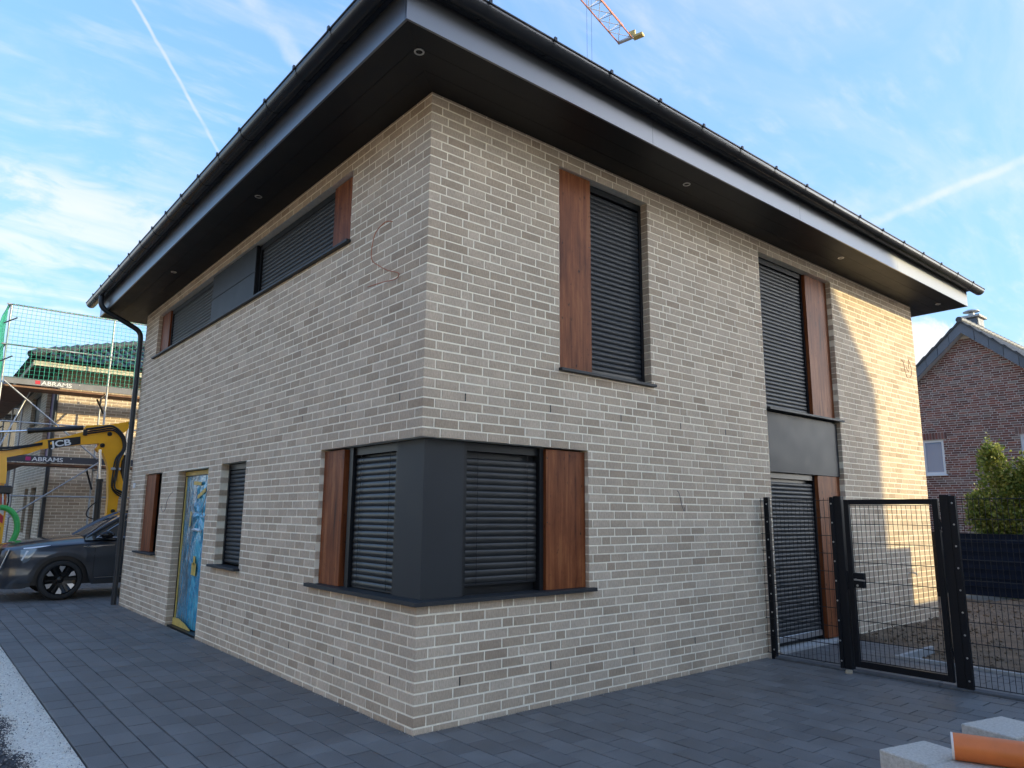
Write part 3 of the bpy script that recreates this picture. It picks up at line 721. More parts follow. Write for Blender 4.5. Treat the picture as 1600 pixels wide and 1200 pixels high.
# cables hanging from the wall, outside tap, small sensor
def cable(pts, r, mt, fm):
    P = [Vector(fm(*q)) for q in pts]; out = []
    for i in range(len(P)-1):
        p0, p1, p2, p3 = P[max(i-1, 0)], P[i], P[i+1], P[min(i+2, len(P)-1)]
        for s in range(6):
            t = s/6; out.append(.5*((2*p1)+(p2-p0)*t+(2*p0-5*p1+4*p2-p3)*t*t+(3*p1-p0-3*p2+p3)*t**3))
    out.append(P[-1]); MB().tube(out, r, 6).build('cable', mt, house, smooth=60)
fl = lambda u, z, d: (d, u, z); fr = lambda u, z, d: (u, d, z)
cable([(.60, 4.36, .02), (.68, 4.375, -.03), (.80, 4.33, -.05), (.87, 4.27, -.05), (.905, 4.15, -.05), (.89, 4.05, -.05), (.80, 3.98, -.04), (.62, 3.88, -.03), (.46, 3.82, -.02), (.43, 3.785, -.02), (.50, 3.765, -.02), (.70, 3.78, -.04), (.95, 3.795, -.05)], .0045, M_cable, fl)
cable([(5.28, 1.98, .02), (5.27, 1.95, -.03), (5.33, 1.80, -.05), (5.38, 1.66, -.05), (5.33, 1.60, -.04), (5.27, 1.64, -.03)], .004, M_cableg, fl)
cable([(7.10, 1.98, .02), (7.10, 1.93, -.03), (7.18, 1.82, -.05), (7.22, 1.72, -.05), (7.33, 1.66, -.05), (7.43, 1.69, -.05), (7.46, 1.75, -.05)], .004, M_cableg, fl)
cable([(9.70, 4.35, .02), (9.69, 4.30, -.03), (9.70, 4.10, -.05), (9.76, 4.02, -.06), (9.90, 4.08, -.06), (9.95, 4.22, -.05), (9.86, 4.36, -.05), (9.80, 4.14, -.07), (9.72, 4.20, -.06)], .0045, mat('brown_cable', (.20, .08, .04), .5), fr)
cable([(3.35, 1.95, .02), (3.36, 1.92, -.02), (3.38, 1.78, -.04), (3.42, 1.72, -.04), (3.44, 1.76, -.03)], .0035, M_cableg, fr)
tapo = MB().tube([(9.28, .01, .80), (9.28, -.09, .80), (9.28, -.11, .77)], .012, 10).tube([(9.28, -.05, .80), (9.28, -.05, .85)], .008, 8).build('garden_tap', M_steel, house, smooth=50)
MB().box(9.24, -.058, .85, 9.32, -.042, .858, .003).build('tap_handle', M_steel, tapo)
MB().box(-.03, 9.50, 2.08, .0, 9.58, 2.17, .004).build('junction_box', M_white, house)

# ------------------------------------------------------------------ gate and wire fence
M_gate = mat('gate_powdercoat', (.003, .0045, .008), .45, .0, spec=.3, var=.1, vscale=4)
M_bolt = mat('zinc_bolt', (.6, .6, .6), .3, .9)
FX = 5.05
def wires(y0, y1, z0, z1, x, r=.0028, step=.05, hstep=.2, over=.03):
    mb = MB(); n = int(round((y1-y0)/step))
    for i in range(n+1):
        y = y0+(y1-y0)*i/n; mb.tube([(x, y, z0), (x, y, z1+over)], r, 5)
    k = int(round((z1-z0)/hstep))
    for i in range(k+1):
        z = z0+(z1-z0)*i/k
        for dx_ in (-.0065, .0065): mb.tube([(x+dx_, y0-.015, z), (x+dx_, y1+.015, z)], r*1.25, 5)
    return mb
def post_with_bolts(root, y0, y1, side, z1=1.905):
    p = MB().box(FX-.04, y0, -.08, FX+.04, y1, z1, .004).build('post', M_gate, root)
    s0, s1 = (y1+.001, y1+.042) if side > 0 else (y0-.062, y0-.001)
    c_ = MB().box(FX-.050, s0, .0, FX-.010, s1, z1-.01, .003).build('clamp_bar', M_gate, root)
    for i in range(9):
        z = .10+i*.215; MB().lathe([(0, -.006), (.008, -.005), (.010, 0), (.010, .003)], (FX-.051, (s0+s1)/2, z), (1, 0, 0), 8).build('bolt', M_bolt, c_)
    return p
fence1 = empty('wire_fence', (FX, -.5, 0), 'short black wire mesh fence panel between the house wall and the gate', 'fence')
pA = MB().box(FX-.03, -.105, -.08, FX+.03, -.045, 1.905, .004).build('post', M_gate, fence1)
for i in range(9):
    z = .10+i*.215; MB().lathe([(0, -.006), (.008, -.005), (.010, 0), (.010, .003)], (FX-.031, -.085, z), (1, 0, 0), 8).build('bolt', M_bolt, pA)
MB().box(FX-.012, -.042, .0, FX+.012, -.034, 1.88).build('clamp_bar', M_galv, fence1)
wires(-.925, -.012, .06, 1.86, FX-.036).build('wire_mesh', M_gate, fence1, kind='stuff')
gate = empty('garden_gate', (FX, -1.52, 0), 'closed black metal garden gate with wire mesh infill and lever handle', 'gate')
post_with_bolts(gate, -1.025, -.935, 1); post_with_bolts(gate, -2.145, -2.055, -1)
gy0, gy1, gz0, gz1 = -2.030, -1.045, .055, 1.865; fb = .055
fr_ = MB().box(FX-.025, gy0, gz0, FX+.025, gy0+fb, gz1, .003).build('frame_bar', M_gate, gate)
MB().box(FX-.025, gy1-fb, gz0, FX+.025, gy1, gz1, .003).build('frame_bar', M_gate, gate)
MB().box(FX-.0245, gy0+fb, gz0, FX+.0245, gy1-fb, gz0+fb+.01, .003).build('frame_bar', M_gate, gate)
MB().box(FX-.0245, gy0+fb, gz1-fb, FX+.0245, gy1-fb, gz1, .003).build('frame_bar', M_gate, gate)
wires(gy0+fb+.02, gy1-fb-.02, gz0+fb+.02, gz1-fb-.01, FX, over=0).build('wire_mesh', M_gate, gate, kind='stuff')
lk = MB().box(FX-.034, gy1-fb-.115, .90, FX+.034, gy1-fb+.005, 1.06, .006).build('lock_case', M_gate, gate)
MB().tube([(FX-.035, gy1-.09, .99), (FX-.075, gy1-.09, .99), (FX-.08, gy1-.10, .99), (FX-.08, gy1-.205, .985)], .009, 8).build('lever_handle', M_steel, lk, smooth=50)
MB().lathe([(0, -.004), (.012, -.004), (.012, .002)], (FX-.036, gy1-.10, .925), (1, 0, 0), 12).build('key_cylinder', M_steel, lk)
MB().box(FX-.03, gy1+.003, .88, FX+.02, gy1+.018, 1.08, .002).build('strike_plate', M_gate, gate)
for z in (.28, 1.55):
    MB().tube([(FX-.035, gy0-.012, z), (FX-.035, gy0-.012, z+.11)], .010, 8).box(FX-.04, gy0-.02, z+.03, FX-.0, gy0+.002, z+.08).build('hinge', M_gate, gate)
fence2 = empty('wire_fence', (FX, -3.3, 0), 'black wire mesh fence running from the gate out of the right edge', 'fence')
wires(-4.55, -2.165, .06, 1.86, FX-.036).build('wire_mesh', M_gate, fence2, kind='stuff')
for y in (-4.6,): MB().box(FX-.03, y-.03, -.08, FX+.03, y+.03, 1.9, .004).build('post', M_gate, fence2)
tag(MB().obox((4.93, -1.02, .008), Vector((.9, .4, .1)).normalized(), Vector((-.4, .9, 0)).normalized(), Vector((0, 0, 1)), .05, .035, .012, .006).build('stone_chip', mat('sandstone_chip', (.42, .33, .22), .9, var=.2, vscale=30)), 'small yellowish stone chip lying at the foot of the gate post', 'stone')

# ------------------------------------------------------------------ concrete blocks and orange pipe in the foreground
M_block = mat('split_concrete', (.46, .40, .33), .92, var=.16, vscale=60, bump=.9, bscale=180, bdist=.008, col2=(.66, .60, .52))
bang = R(-14); bx_, by_ = Vector((math.cos(bang), math.sin(bang), 0)), Vector((-math.sin(bang), math.cos(bang), 0))
A0 = Vector((1.148, -3.0, 0))
def block(du, dv, lay, label, lx=.39, ly=.285, h=.20):
    c_ = A0+bx_*(du+lx/2)-by_*(dv+ly/2)+Vector((0, 0, lay*h+h/2))
    o = MB().obox(c_, bx_, by_, Vector((0, 0, 1)), lx/2-.002, ly/2-.002, h/2-.001, .006).build('concrete_block', M_block)
    tag(o, label, 'block', 'concrete blocks stacked in the right corner')
for lay, nm in ((0, 'lower'), (1, 'upper')):
    block(0, 0, lay, 'pale concrete block in the %s layer, leftmost block of the stack' % nm)
    block(-.02, .29, lay, 'pale concrete block in the %s layer, under the end of the orange pipe' % nm)
    block(.93, -.13, lay, 'pale concrete block in the %s layer, standing apart behind the orange pipe' % nm, .42, .33)
block(.40, .31, 0, 'pale concrete block in the lower layer, half hidden under the orange pipe')
block(.40, .31, 1, 'pale concrete block in the upper layer, half hidden under the orange pipe')
pd = Vector((.36, -.933, 0)).normalized(); pr_ = .067; ps = Vector((1.285, -3.335, .402+pr_))
M_pipeo = mat('orange_pvc', (.66, .16, .030), .42, var=.08, vscale=6)
op = MB().lathe([(pr_-.005, 0), (pr_, .004), (pr_, 2.0), (pr_-.005, 2.0), (pr_-.005, 0)], ps, pd, 40).build('drain_pipe', M_pipeo, smooth=40)
tag(op, 'orange plastic drain pipe lying on the pale concrete blocks', 'pipe')
MB().lathe([(0, -.004), (pr_+.001, -.004), (pr_+.001, .006), (pr_-.004, .006)], ps, pd, 40).build('end_ring', mat('pipe_cut', (.72, .62, .55), .6), op, smooth=40)

# ------------------------------------------------------------------ lettering
def letters(name, txt, size, mt, parent, fn, sx=1., off=0., depth=.002, spacing=1.):
    cu = bpy.data.curves.new(name, 'FONT'); cu.body = txt; cu.size = size; cu.extrude = depth; cu.offset = off; cu.space_character = spacing
    t = bpy.data.objects.new(name, cu); COL.objects.link(t)
    dg = bpy.context.evaluated_depsgraph_get(); me = bpy.data.meshes.new_from_object(t.evaluated_get(dg)); bpy.data.objects.remove(t)
    mb = MB(); mb.add([fn(v.co.x*sx, v.co.y, v.co.z) for v in me.vertices], [tuple(p.vertices) for p in me.polygons])
    return mb.build(name, mt, parent)

# ------------------------------------------------------------------ far side of the garden: privacy fence, bush, gable house
pf = empty('privacy_fence', (14.5, 0, 0), 'dark grey privacy strip fence at the far end of the soil garden', 'fence')
M_strip = mat('privacy_strip', (.008, .014, .030), .9, var=.15, vscale=6, spec=.08)
for i in range(7):
    z = .06+i*.182
    for j in range(5):
        y0 = -4.5+j*2.0; MB().grid(lambda a, b: (14.5+.006*math.sin(a*60+i)+.012*math.sin(b*3.14), y0+a*1.985, z+b*.178), 40, 2).build('strip', M_strip, pf)
for j in range(6): MB().box(14.46, -4.53+j*2.0, -.1, 14.49, -4.47+j*2.0, 1.36, .004).build('post', M_gate, pf)
wm_ = MB()
for i in range(8): wm_.tube([(14.475, -4.5, .06+i*.182), (14.475, 5.5, .06+i*.182)], .005, 4)
wm_.build('wire_mesh', M_gate, pf, kind='stuff')

def bush(name, c, peaks, n, leafs, mt, label):
    root = empty(name, c, label, 'bush'); rg = random.Random(5); cv = Vector(c); mb = MB(); st = MB()
    for (px, py, pz, rr) in peaks:
        top = cv+Vector((px, py, pz)); b0 = cv+Vector((px*.35, py*.35, 0)); mid = b0.lerp(top, .5)+Vector((rg.uniform(-.1, .1), rg.uniform(-.1, .1), 0))
        st.tube([b0, mid, top], [.03, .018, .005], 6)
        tw = []
        for _ in range(n):
            t = rg.random()**.8; base = b0.lerp(mid, t*2) if t < .5 else mid.lerp(top, t*2-1)
            rad = rr*(1-t)**.55*(.75+.5*noise.noise(base*2.3))+.05; a = rg.random()*6.283; q = rg.random()**.45*rad
            cl_ = base+Vector((math.cos(a)*q, math.sin(a)*q, rg.uniform(-.05, .18))); tw.append(cl_)
            out = Vector((math.cos(a), math.sin(a), .7)).normalized()
            for _ in range(leafs):
                p = cl_+Vector((rg.gauss(0, .07), rg.gauss(0, .07), rg.gauss(0, .07)))
                d = (out+Vector((rg.gauss(0, .6), rg.gauss(0, .6), rg.gauss(0, .5)))).normalized(); s = d.cross(Vector((rg.gauss(0, 1), rg.gauss(0, 1), rg.gauss(0, 1)))).normalized()
                l_, w_ = rg.uniform(.06, .10), rg.uniform(.024, .04); nn = d.cross(s)
                mb.add([p, p+d*l_*.5+s*w_+nn*.005, p+d*l_, p+d*l_*.5-s*w_+nn*.005], [(0, 1, 2), (0, 2, 3)], rg.random())
        for _ in range(26):                # stray shoots
            q = rg.choice(tw); dq = Vector((rg.gauss(0, .35), rg.gauss(0, .35), 1)).normalized(); ln = rg.uniform(.2, .5); st.tube([q, q+dq*ln], [.005, .002], 4)
            for i in range(12):
                p = q+dq*ln*(i/11); d = (dq*.6+Vector((rg.gauss(0, .7), rg.gauss(0, .7), rg.gauss(0, .3)))).normalized(); s = d.cross(Vector((rg.gauss(0, 1), rg.gauss(0, 1), rg.gauss(0, 1)))).normalized(); l_ = rg.uniform(.05, .09)
                mb.add([p, p+d*l_*.5+s*l_*.3, p+d*l_, p+d*l_*.5-s*l_*.3], [(0, 1, 2), (0, 2, 3)], .5+.5*rg.random())
        for q in tw[::14]: st.tube([b0.lerp(top, .3), q], [.008, .003], 4)
    mb.build('crown', mt, root); st.build('trunk', mat('bark', (.09, .065, .045), .9), root)
def leafmat():
    M = tinted('leaf', [(0, (.09, .13, .025)), (.5, (.19, .24, .045)), (.85, (.32, .34, .08)), (1, (.44, .42, .15))], rough=.5, grain=.1, gscale=20, bump=0, spec=.4)
    t = M.node_tree; p = t.nodes['Principled BSDF']; o = t.nodes['Material Output']; tr = t.nodes.new('ShaderNodeBsdfTranslucent'); mxx = t.nodes.new('ShaderNodeMixShader'); mxx.inputs[0].default_value = .45
    t.links.new(p.inputs['Base Color'].links[0].from_socket, tr.inputs[0]); t.links.new(p.outputs[0], mxx.inputs[1]); t.links.new(tr.outputs[0], mxx.inputs[2]); t.links.new(mxx.outputs[0], o.inputs[0])
    return M
M_leaf = leafmat()
bush('bush', (16.2, .0, -.08), [(0, .75, 3.25, .85), (.1, .05, 3.0, .9), (.2, -.7, 2.7, .9), (.0, 1.15, 2.1, .55), (.3, -1.6, 2.9, .9), (-.1, .4, 2.5, .7)], 520, 10, M_leaf, 'leafy green bush with pointed shoots above the dark privacy fence')

GXX = 22.0
gh = empty('gable_house', (GXX, 2.8, 0), 'dark red brick gable house with slate verge and chimney behind the garden', 'house')
M_dred = tinted('dark_brick', [(0, (.11, .06, .052)), (.4, (.20, .078, .060)), (.6, (.16, .128, .115)), (.8, (.25, .10, .072)), (1, (.22, .19, .17))], gscale=40, grain=.25, bump=.2)
M_mortd = mat('pale_mortar', (.60, .58, .55), .95, var=.1, vscale=10)
gyc, gap, gsl = 2.81, 7.40, .893; eh = 3.5; hw = (gap-eh)/gsl
roofz = lambda y: gap-abs(y-gyc)*gsl
pass
MB().prism([(gyc-hw, 0), (gyc+hw, 0), (gyc+hw, eh), (gyc, gap), (gyc-hw, eh)], lambda u, v, a: (a, u, v), GXX+9.7, GXX+10).build('wall', M_mortd, gh)
MB().box(GXX+.301, gyc-hw, 0, GXX+9.69, gyc-hw+.3, eh).box(GXX+.301, gyc+hw-.3, 0, GXX+9.69, gyc+hw, eh).build('wall', M_dred, gh)
gops = [(3.72, 4.36, 3.02, 4.12), (.98, 1.64, 3.02, 4.12)]
lint = [(a-.12, b+.12, d, d+.24) for a, b, c_, d in gops]
ys = sorted({gyc-hw, gyc, gyc+hw, *[q for o in gops for q in o[:2]]}); gw = MB()
for ya, yb in zip(ys, ys[1:]):
    z = 0; ym_ = (ya+yb)/2
    for c_, d in sorted((o[2], o[3]) for o in gops if o[0] < ym_ < o[1]):
        gw.box(GXX+.009, ya, z, GXX+.3, yb, c_); z = d
    gw.prism([(ya, z), (yb, z), (yb, roofz(yb)), (ya, roofz(ya))], lambda u, v, a: (a, u, v), GXX+.009, GXX+.3)
gw.build('wall', M_mortd, gh)
gb = MB(); rg = random.Random(9)
fG = lambda u, z, d: (GXX+d, u, z)
for (u0, u1, z0_, z1_, k_) in minus(bond(gyc-hw, gyc+hw, 0, 100, .01, .0725, lambda k: (gyc-hw+.06*(k % 4), None), rg, .235, .112, .013, .3), gops+lint):
    if z0_ > max(roofz(u0), roofz(u1))-.01: continue
    if z1_ < 1.0 : continue
    brick_piece(gb, u0, u1, z0_, z1_, fG, rg.random(), 0, .012, .002)
gb.build('bricks', M_dred, gh, kind='stuff')
M_upvc = mat('white_upvc', (.62, .64, .66), .4)
M_pane = mat('sky_tint_pane', (.13, .22, .34), .06, 0, spec=.7, coat=.4)  # blue base colour stands in for sky reflected in the glass
for (a, b, c_, d) in gops:
    fw = .075
    wv = MB().box(GXX+.05, a, c_, GXX+.11, a+fw, d).box(GXX+.05, b-fw, c_, GXX+.11, b, d).box(GXX+.05, a+fw, c_, GXX+.11, b-fw, c_+fw).box(GXX+.05, a+fw, d-fw, GXX+.11, b-fw, d).build('window', M_upvc, gh)
    MB().box(GXX+.07, a+fw, c_+fw, GXX+.085, b-fw, d-fw).build('pane', M_pane, wv)
    MB().box(GXX-.06, a-.05, c_-.05, GXX+.05, b+.05, c_-.003, .004).build('sill', M_upvc, wv)
    n_ = int((b-a+.24)/.0835); lw = (b-a+.24)/n_
    for i in range(n_):
        lb = MB(); brick_piece(lb, a-.12+i*lw+.005, a-.12+(i+1)*lw-.005, d+.012, d+.232, fG, rg.random(), -.002, .012, .002); lb.build('brick', M_dred, wv)
M_slate = tinted('slate', [(0, (.075, .09, .11)), (1, (.115, .13, .155))], rough=.5, grain=.12, gscale=30, bump=.3, spec=.5)
for s in (-1, 1):                      # verge: slate pieces in the plane of the gable, overhanging
    n_ = 13; tot = hw+.35
    for i in range(n_):
        ya, yb = gyc+s*tot*i/n_, gyc+s*tot*(i+1)/n_-s*.012
        za, zb = gap+.38-abs(ya-gyc)*gsl, gap+.38-abs(yb-gyc)*gsl
        MB().prism([(ya, za-.38), (ya, za), (yb, zb), (yb, zb-.38)], lambda u, v, a: (a, u, v), GXX-.30+.004*(i % 2), GXX-.27+.004*(i % 2), rg.random()).build('verge_slate', M_slate, gh)
    ya, yb = gyc, gyc+s*tot
    MB().prism([(ya, gap-.001), (ya, gap+.03), (yb, gap+.03-tot*gsl), (yb, gap-.001-tot*gsl)], lambda u, v, a: (a, u, v), GXX-.26, GXX+.2).build('verge_soffit', M_upvc, gh)
    def rt(a, b, s=s):
        x = GXX-.34+a*10.7; y = gyc+s*b*(hw+.5); z = gap+.43-abs(y-gyc)*gsl
        return (x, y, z+.022*math.sin(a*10.7/.3*6.283)-.045*((b*17) % 1))
    rr = MB(); rr.grid(rt, 180, 68); ro = rr.build('roof', M_tile, gh)
    MB().prism([(gyc, gap+.40), (gyc, gap+.33), (gyc+s*(hw+.5), gap+.33-(hw+.5)*gsl), (gyc+s*(hw+.5), gap+.40-(hw+.5)*gsl)], lambda u, v, a: (a, u, v), GXX-.34, GXX+10.3).build('roof_edge', M_tile, gh)
rd = MB()
for i in range(28): rd.tube([(GXX-.36+i*.38, gyc, gap+.42), (GXX-.36+i*.38+.42, gyc, gap+.44)], [.095, .11], 10)
rd.build('ridge_tiles', M_tile, gh, smooth=50)
chx, chy = GXX+1.6, gyc+.22
ch = MB().box(chx-.28, chy-.24, 6.7, chx+.28, chy+.24, 8.22).build('chimney', M_slate, gh)
for i in range(4):
    for j in range(2):
        MB().box(chx-.30, chy-.245+j*.247, 7.2+i*.25, chx-.281, chy-.245+j*.247+.24, 7.2+i*.25+.243, .003, tint=rg.random()).build('slate', M_slate, ch)
        MB().box(chx-.275+j*.277, chy-.26, 7.2+i*.25, chx-.275+j*.277+.27, chy-.241, 7.2+i*.25+.243, .003, tint=rg.random()).build('slate', M_slate, ch)
MB().box(chx-.38, chy-.34, 8.22, chx+.38, chy+.34, 8.30, .01).build('cap', M_kerb, ch)
MB().lathe([(.09, 0), (.09, .14)], (chx, chy, 8.30), (0, 0, 1), 14).lathe([(.0, .27), (.12, .25), (.25, .19), (.25, .18), (.08, .16)], (chx, chy, 8.30), (0, 0, 1), 16).build('cowl', M_galv, ch, smooth=40)

# ------------------------------------------------------------------ next house in the row, under scaffolding
HX, HY = -.40, 17.0
h2 = empty('scaffolded_house', (HX, HY, 0), 'unfinished beige brick house with dark tiled roof behind scaffolding', 'house')
f2 = lambda u, z, d: (u, HY+d, z); f2l = lambda u, z, d: (HX+d, u, z)
op2 = []; op2l = [(17.55, 18.0, .98, ZH), (19.2, 20.3, .0, ZH), (20.9, 21.7, 1.0, ZH), (17.6, 19.3, 3.0, 5.2), (20.5, 22.6, 4.2, 5.2)]
a2 = backing(HX+.006, HX+9, -.06, H, op2, f2).build('wall', M_mortar, h2); b2 = backing(HY+.111, HY+9.5, -.06, H, op2l, f2l).build('wall', M_mortar, h2)
mb = MB(); rg = random.Random(31)
for q in bond(HX, HX+4.2, -1, NC, CB, CP, lambda k: (HX, None if k % 2 else .115), rg): brick_piece(mb, *q[:4], f2, tint_of(rg), rg.uniform(-.001, .001))
mb.build('bricks', M_brick, a2, kind='stuff'); mb = MB()
for q in minus(bond(HY, HY+9.4, -1, NC, CB, CP, lambda k: (HY+(.125 if k % 2 else .01), None), rg), op2l): brick_piece(mb, *q[:4], f2l, tint_of(rg), rg.uniform(-.001, .001))
mb.build('bricks', M_brick, b2, kind='stuff')
MB().box(HX+.111, HY+9.4, 0, HX+9, HY+9.5, H-.02).box(HX+8.9, HY+.111, 0, HX+9, HY+9.39, H-.02).build('wall', M_mortar, h2)
M_foil = mat('window_foil', (.20, .12, .20), .5, var=.2, vscale=4)
for i, (a, b, c_, d) in enumerate(op2l):
    wv = MB().box(HX+.12, a+.003, c_+.003, HX+.16, b-.003, d-.003).build('window', M_foil if i == 3 else M_anthd, h2)
    MB().box(HX+.10, a+.003, c_+.003, HX+.119, a+.16, d-.003).build('timber_panel', M_wood, wv)
MB().box(HX-.7, HY-.7, H, HX+9.7, HY+10.2, H+.05).build('soffit', mat('raw_board', (.16, .15, .13), .8), h2)
MB().box(HX-.72, HY-.72, H-.14, HX+9.7, HY-.695, H-.02).box(HX-.72, HY-.69, H-.14, HX-.70, HY+10, H-.02).build('eave_board', mat('pale_timber', (.55, .53, .42), .8, var=.15, vscale=6), h2)
e2 = .82; ez2 = H+.07; C2 = [(HX-e2, HY-e2, ez2), (HX+9+e2, HY-e2, ez2), (HX+9+e2, HY+9.5+e2, ez2), (HX-e2, HY+9.5+e2, ez2)]; T3 = [(HX+4.4, HY+4.75, ez2+2.2), (HX+4.6, HY+4.75, ez2+2.2)]
MB().add(C2+T3, [(0, 1, 5, 4), (1, 2, 5), (2, 3, 4, 5), (3, 0, 4)]).add([(x, y, z-.06) for x, y, z in C2], [(0, 1, 2, 3)]).build('roof', M_tile, h2)
rt2 = MB()
for r_ in range(13):                   # tile rows on the front hip, shrinking towards the top
    t0, t1 = r_/13, (r_+1.08)/13
    a0, a1 = Vector(C2[0]).lerp(Vector(T3[0]), t0), Vector(C2[1]).lerp(Vector(T3[1]), t0); b0 = Vector(C2[0]).lerp(Vector(T3[0]), t1)
    n_ = int((a1.x-a0.x)/.30); up = Vector((0, b0.y-a0.y, b0.z-a0.z))
    for i in range(n_):
        xq = a0.x+.05+i*.30+(.15 if r_ % 2 else 0); rt2.tube([(xq+.15, a0.y, a0.z+.035), (xq+.15, a0.y+up.y, a0.z+up.z+.012)], [.075, .06], 6)
rt2.build('roof_tiles', M_tile, h2, kind='stuff')
hp = MB(); A, B = Vector(C2[0]), Vector(T3[0])
for i in range(18): hp.tube([A.lerp(B, i/18)+Vector((0, 0, .04)), A.lerp(B, (i+1.1)/18)+Vector((0, 0, .075))], [.09, .115], 8)
hp.build('hip_tiles', M_tile, h2, smooth=50)
MB().tube([(HX-.06, HY-.06, 0), (HX-.06, HY-.06, 5.2)], .05, 12).build('downpipe', M_pipe, h2, smooth=50)

# scaffolding
SY, SX = 15.8, -1.76
sc = empty('scaffolding', (SX, SY, 0), 'grey tube scaffolding with decks and green safety net round the unfinished house', 'scaffolding')
px_ = (SX, .49, 2.74, 4.99)
def pole(a, b, name='post', r=.0242, mt=None): return MB().tube([a, b], r, 10).build(name, mt or M_galv, sc, smooth=50)
for x in px_:
    pole((x, SY, 0), (x, SY, 6.62)); pole((x, SY+.72, 0), (x, SY+.72, 4.7))
for y in (SY+2.5, SY+5.0, SY+7.5): pole((SX, y, 0), (SX, y, 6.62)); pole((SX+.72, y, 0), (SX+.72, y, 4.7))
pole((SX-.35, SY+.2, 0), (SX-.35, SY+.2, 6.3))
M_deck = mat('deck_ply', (.23, .13, .085), .8, var=.25, vscale=5, bump=.3, bscale=30)
M_toe = mat('toe_board_grey', (.20, .20, .21), .7, var=.12, vscale=6)
M_red = mat('sign_red', (.55, .03, .05), .5); M_pink = mat('sign_pink', (.45, .03, .16), .5)
for zi, (zd, nm) in enumerate(((4.60, 0), (2.74, 1))):
    for i in range(3):
        x0, x1 = px_[i], px_[i+1]
        d_ = MB().box(x0+.03, SY+.03, zd, x1-.03, SY+.36, zd+.05, .006).build('deck', M_deck, sc); MB().box(x0+.03, SY+.37, zd, x1-.03, SY+.70, zd+.05, .006).build('deck', M_deck, sc)
        tb = MB().box(x0+.03, SY-.045, zd+.07, x1-.03, SY-.025, zd+.23, .003).build('toe_board', M_toe if zi == 0 else mat('toe_board_dark', (.055, .055, .062), .6), sc)
        if i == 0:
            xt = -1.09
            MB().box(xt, SY-.0475, zd+.105, xt+.105, SY-.0455, zd+.195).build('sign_mark', M_red if zi == 0 else M_pink, tb)
            letters('lettering', 'ABRAMS', .142, M_white, tb, lambda x, y, z: (xt+.13+x, SY-.048-z, zd+.098+y), 1.22, .002)
            MB().lathe([(0, 0), (.012, 0)], (xt+.945, SY-.049, zd+.185), (0, 1, 0), 10).build('sign_dot', M_white, tb)
    for j in range(3):
        y0 = SY+.75+j*2.5; MB().box(SX+.03, y0, zd, SX+.70, y0+2.42, zd+.05, .006).build('deck', M_deck, sc); MB().box(SX-.045, y0, zd+.07, SX-.025, y0+2.42, zd+.23, .003).build('toe_board', M_toe, sc)
for z in (2.0, 3.75, 5.61, 6.60): pole((SX-.1, SY-.03, z), (5.1, SY-.03, z+.0), 'rail', .020)
for z in (3.30, 3.75, 5.61, 6.60): pole((SX-.03, SY, z), (SX-.03, SY+7.6, z), 'rail', .020)
pole((-1.72, SY-.06, 4.72), (.42, SY-.06, 2.95), 'brace', .020); pole((-1.30, SY-.06, 1.48), (.46, SY-.06, 2.86), 'brace', .020)
pole((-1.76, SY+.3, 2.7), (-1.1, SY+.72, 4.6), 'brace', .018); pole((-1.72, SY+2.4, 4.55), (-1.72, SY+.2, 2.8), 'brace', .018)
pole((.33, SY+.68, 2.72), (.40, SY+.1, 2.2), 'brace', .024, M_anthd); pole((.40, SY+.68, 4.55), (.47, SY+.1, 4.15), 'brace', .024, M_anthd)
for x in px_[:2]:
    for z in (4.62, 2.72): pole((x, SY, z-.03), (x, SY+.72, z-.03), 'ledger', .02)
for z in (3.5, 5.2, 6.15): pole((SX-.12, SY-.1, z-.06), (SX+.14, SY-.1, z+.12), 'brace', .016, M_pipe)
M_net = mat('green_net', (.04, .38, .26), .6)
net = MB(); rg = random.Random(77)
def netw(x, z, q): return .05*noise.noise(Vector((x*.9, z*.9, q)))
for i in range(62):
    x = SX+.02+i*.1; net.tube([(x+.6*netw(x, z, 2), SY-.06+netw(x, z, 5), z) for z in [4.83+k*.18 for k in range(11)]], .0048, 3, False)
for k in range(19):
    z = 4.83+k*.099; net.tube([(x, SY-.06+netw(x, z, 5), z+.5*netw(x, z, 9)) for x in [SX+.02+i*.2 for i in range(31)]], .0048, 3, False)
for i in range(76):
    y = SY+i*.1; net.tube([(SX-.06+netw(y, z, 4), y+netw(y, z, 3), z) for z in [4.3+k*.23 for k in range(11)]], .0048, 3, False)
for k in range(24):
    z = 4.3+k*.1; net.tube([(SX-.06+netw(y, z, 4), y, z+.5*netw(y, z, 8)) for y in [SY+i*.25 for i in range(31)]], .0048, 3, False)
net.build('net', M_net, sc, kind='stuff')

